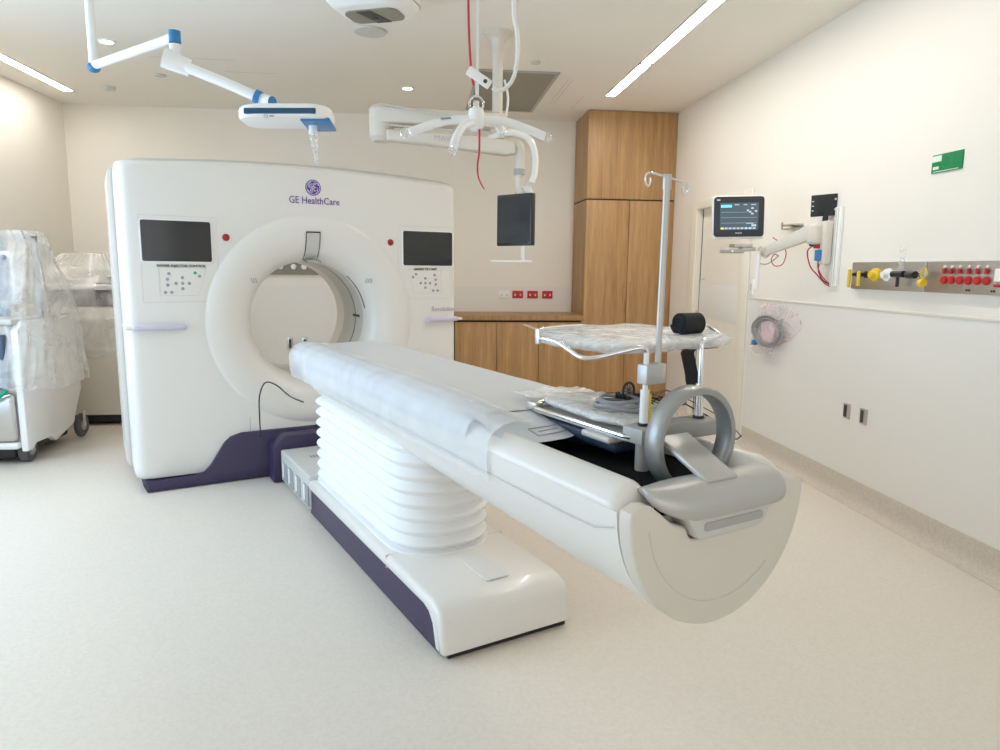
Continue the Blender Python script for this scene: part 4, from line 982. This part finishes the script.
def gasout(y, m, nm, r=.03):
    return obj(nm, MB().lathe([(.0001, .045), (r*.5, .045), (r*.6, .02), (r, .018), (r, 0)], (2.645, y, 1.41), (-1, 0, 0), 22), m, g1)
gasout(3.98, M['black'], 'gas_outlet', .018); obj('gas_lever', MB().box(2.585, 2.60, 3.992, 4.01, 1.33, 1.44, .004), M['yellow'], g1)
gasout(3.90, M['black'], 'gas_outlet', .02); obj('gas_lever', MB().box(2.585, 2.60, 3.90, 3.92, 1.34, 1.43, .004), M['yellow'], g1)
gasout(3.82, M['yellow'], 'gas_outlet', .038); gasout(3.71, M['bwhite'], 'gas_outlet', .036)
obj('regulator', MB().cyl((2.60, 3.62, 1.415), (2.60, 3.53, 1.415), .018, n=16).cyl((2.645, 3.58, 1.415), (2.60, 3.58, 1.415), .014, n=14).cyl((2.60, 3.575, 1.415), (2.60, 3.575, 1.345), .009, n=12), M['black'], g1)
obj('flow_tube', MB().cyl((2.60, 3.56, 1.43), (2.60, 3.55, 1.56), .014, n=14), M['clear'], g1)
obj('regulator', MB().cyl((2.60, 3.50, 1.412), (2.60, 3.44, 1.412), .020, n=16).cyl((2.645, 3.47, 1.412), (2.60, 3.47, 1.412), .012, n=14), M['black'], g1)
gasout(3.455, M['chrome'], 'gas_outlet', .018)
obj('yellow_knob', MB().cyl((2.60, 3.40, 1.37), (2.60, 3.37, 1.37), .02, n=16).tube([(2.60, 3.38+.022*math.cos(2*PI*k/16), 1.42+.028*math.sin(2*PI*k/16)) for k in range(16)], .004, 6, closed=True), M['yellow'], g1)
# bag of cable
bgc = thing('cable_bag', 'pinkish clear bag with a coiled grey cable hanging on the right wall', 'cable bag', (2.64, 5.12, .80))
def bagf(u, v):
    y = 5.36-.66*u*(.55+.45*math.sin(PI*min(1, v*1.1+.1)))-.15*(1-v); z = 1.18-.40*v
    return Vector((2.655-.045*math.sin(PI*u)*math.sin(PI*v)+.008*noise.noise(Vector((u*6, v*6, 3))), y, z))
obj('bag', MB().grid(bagf, 24, 20), M['pinkbag'], bgc)
q = MB()
for j in range(6):
    r_ = .135-.007*j
    q.tube([(2.62+.004*(j % 3), 5.02+1.75*r_*math.cos(2*PI*k/40)*(1+.02*math.sin(j*3+k)), .972+(r_*math.sin(2*PI*k/40))*.86+.003*math.sin(j*2.)) for k in range(40)], .007, 6, closed=True)
obj('coil', q, M['cable'], bgc)
obj('inner_disc', MB().lathe([(.0001, .002), (.10, .002), (.10, 0)], (2.635, 5.03, .972), (-1, 0, 0), 32), M['pinkdisc'], bgc)
obj('plug', MB().box(2.60, 2.63, 5.17, 5.22, .85, .89, .006), M['blue'], bgc); obj('plug', MB().box(2.60, 2.63, 4.80, 4.84, 1.04, 1.08, .006), M['grey'], bgc)
# recessed wall stops
for i, (y, lb) in enumerate(((4.02, 'small recessed steel wall plate low on the right wall, farther one'), (3.852, 'small recessed steel wall plate low on the right wall, nearer one'))):
    t = thing('wall_plate', lb, 'wall plate', (2.66, y, .50))
    obj('plate', MB().box(2.660, 2.669, y-.032, y+.032, .51, .605, .002), M['steel'], t)
    obj('slot', MB().box(2.658, 2.661, y-.006, y+.022, .52, .595), M['ink'], t)

# ================================================================== WRAPPED CARTS
def wheel(t, x, y, r=.075, w=.035, name='caster'):
    c = obj(name, MB().lathe([(r*.45, -w/2), (r*.9, -w/2), (r, -w/4), (r, w/4), (r*.9, w/2), (r*.45, w/2)], (x, y, r+.001), (1, 0, 0), 26), M['rubber'], t)
    obj('hub', MB().lathe([(.0001, w*.6), (r*.45, w*.55), (r*.47, -w*.55), (.0001, -w*.6)], (x, y, r+.001), (1, 0, 0), 20), M['greyink'], c)
    obj('fork', MB().box(x+w*.6, x+w*.6+.006, y-.02, y+.02, r-.01, r+.12, .002, X=None), M['steel'], c)
ct = thing('anaesthesia_cart', 'white equipment cart with a silver drawer front wrapped in clear plastic', 'equipment cart', (-3.1, 5.6, 0))
obj('base', MB().box(-3.5, -2.88, 5.19, 5.95, .04, .13, .02), M['black'], ct)
sp_ = [(5.165, .10), (5.16, .14), (5.16, .96), (5.22, 1.02), (5.92, 1.02), (5.99, .95), (6.0, .42), (5.90, .27), (5.84, .16), (5.55, .085), (5.48, .13), (5.28, .135), (5.22, .10)]
obj('side_panel', MB().prism(sp_, 'x', -2.825, -2.775, .012), M['bwhite'], ct)
obj('body', MB().box(-3.52, -2.826, 5.20, 5.97, .14, 1.0, .02), M['warmwhite'], ct)
obj('silver_drawer', MB().box(-3.50, -2.84, 5.145, 5.20, .17, .52, .03), M['steel'], ct)
obj('drawer_handle', MB().tube([(-3.36, 5.12, .48), (-3.2, 5.085, .45), (-3.0, 5.085, .465), (-2.91, 5.09, .50), (-2.86, 5.12, .55)], .014, 10, smooth=6), M['tealgreen'], ct, label='green curved handle')
obj('front_bumper', MB().box(-3.5, -2.83, 5.13, 5.22, .12, .165, .015), M['bwhite'], ct)
obj('vent_panel', MB().box(-3.45, -2.87, 5.15, 5.21, .55, .93, .01), mat('slate_panel', (.05, .07, .13), .4), ct)
obj('worktop', MB().box(-3.52, -2.80, 5.14, 6.0, 1.0, 1.04, .012), M['lgrey'], ct)
obj('display', MB().box(-3.42, -2.92, 5.36, 5.46, 1.16, 1.48, .02), mat('cart_screen', (.20, .25, .34), .3), ct)
obj('display_frame', MB().box(-3.45, -2.89, 5.40, 5.48, 1.13, 1.51, .02), M['bwhite'], ct)
obj('top_frame', MB().box(-3.38, -2.78, 5.50, 5.53, 1.60, 1.625, .006).box(-3.38, -3.355, 5.50, 5.53, 1.04, 1.62).box(-2.805, -2.78, 5.50, 5.53, 1.04, 1.62), M['grey'], ct)
obj('column', MB().box(-3.10, -3.03, 5.50, 5.57, 1.04, 1.62, .006), mat('pale_blue_tube', (.40, .58, .80), .4), ct)
obj('swivel_module', MB().cyl((-3.15, 5.34, 1.20), (-3.15, 5.26, 1.20), .06, n=22).box(-3.2, -2.95, 5.26, 5.33, 1.14, 1.24, .02), M['bwhite'], ct)
q = MB()
for j in range(5): q.tube([(-3.45+.06*j, 5.12, .95-.02*j), (-3.40+.05*j, 5.09, .75), (-3.36+.08*j, 5.10, .58), (-3.2+.03*j, 5.11, .62+.05*j)], .009, 8, smooth=6)
obj('breathing_hoses', q, M['tube'], ct)
for (x, y) in ((-2.84, 5.27), (-3.45, 5.27), (-2.815, 6.03), (-3.45, 5.9)): wheel(ct, x, y, .085 if y < 5.5 else .098, .06 if y < 5.5 else .04)
# second cart
c2 = thing('equipment_cart', 'white and grey equipment cart wrapped in plastic between the first cart and the scanner', 'equipment cart', (-3.1, 6.9, 0))
sp2 = [(6.42, .10), (6.40, .95), (6.50, 1.05), (7.30, 1.05), (7.38, .95), (7.38, .06), (6.68, .06), (6.56, .17)]
obj('body', MB().prism(sp2, 'x', -3.45, -2.62, .02), M['warmwhite'], c2)
obj('base', MB().box(-3.40, -2.64, 6.48, 7.34, .015, .11, .015), M['black'], c2)
obj('shelf', MB().box(-3.40, -2.60, 6.50, 7.2, 1.20, 1.25, .01), M['bwhite'], c2)
obj('instrument_block', MB().box(-3.25, -2.85, 6.55, 7.0, 1.06, 1.19, .02).box(-2.80, -2.55, 6.5, 6.9, 1.08, 1.17, .02), mat('brown_grey_housing', (.16, .13, .10), .4), c2)
obj('upper_module', MB().box(-3.20, -2.66, 6.62, 7.1, 1.27, 1.40, .03), M['lgrey'], c2)
q = MB()
for j in range(6): q.tube([(-2.75, 6.5+.05*j, 1.30), (-2.60, 6.45+.05*j, 1.33-.03*j), (-2.55, 6.5, 1.20), (-2.7, 6.52, 1.08+.02*j)], .012, 8, smooth=6)
obj('hoses', q, M['lgrey'], c2)
for (x, y) in ((-2.72, 6.55), (-3.35, 6.55), (-2.72, 7.28), (-3.35, 7.28)): wheel(c2, x, y, .055, .03)

def cover(x0, x1, y0, y1, z0, z1, seed, flare_=.05, peak=None, n=128, m=48):
    rg = []
    for j in range(m+1):
        t_ = j/m; z = z1-(z1-z0)*t_
        k = 1+flare_*math.sin(PI*min(1, t_*1.05)) ; r_ = []
        sh = peak(t_) if peak else (1, 1, 0, 0)
        for i in range(n):
            a = 2*PI*i/n; ca, sa = math.cos(a), math.sin(a); e_ = .5
            x = math.copysign(abs(ca)**e_, ca)*(x1-x0)/2*sh[0]; y = math.copysign(abs(sa)**e_, sa)*(y1-y0)/2*sh[1]
            f_ = noise.noise(Vector((ca*2.2, sa*2.2, z*1.6+seed)))*.06+noise.noise(Vector((ca*6+seed, sa*6, z*2.0)))*.035+noise.noise(Vector((ca*14, sa*14, z*4+seed)))*.012
            r_.append(Vector(((x0+x1)/2+sh[2]+x*k+ca*f_, (y0+y1)/2+sh[3]+y*k+sa*f_, z+(.02*noise.noise(Vector((ca*3, sa*3, seed))) if t_ > .02 else 0)+(.08*noise.noise(Vector((ca*1.6, sa*1.6, seed+4))) if j == m else 0))))
        rg.append(r_)
    mb = MB().loft(rg, caps=False)
    top = rg[0]; c = sum(top, Vector())/n; mb.add(top+[c+Vector((0, 0, .015))], [[i, (i+1) % n, n] for i in range(n)])
    return mb
def pk1(t_):
    if t_ < .08: return (.80*(.85+.15*t_/.08), .34, .02, .0)
    if t_ < .35: u = (t_-.08)/.27; return (.80+.12*u, .34+.30*u, .02, 0)
    u = (t_-.35)/.65; return (.92+.12*u, .64+.36*u, .02, 0)
obj('plastic_cover', cover(-3.50, -2.70, 5.08, 6.10, .55, 1.66, 2.0, .04, pk1), M['film'], label='crinkled clear dust cover draped over the nearer wrapped cart', cat='dust cover', angle=70)
def pk3(t_):
    if t_ < .3: u = t_/.3; return (.45+.5*u, .45+.5*u, 0, 0)
    return (.97, .97, 0, 0)
obj('plastic_cover', cover(-3.46, -2.52, 6.36, 7.42, .62, 1.52, 9.0, .02, pk3), M['film'], label='crinkled clear dust cover over the farther cart beside the scanner', cat='dust cover', angle=70)
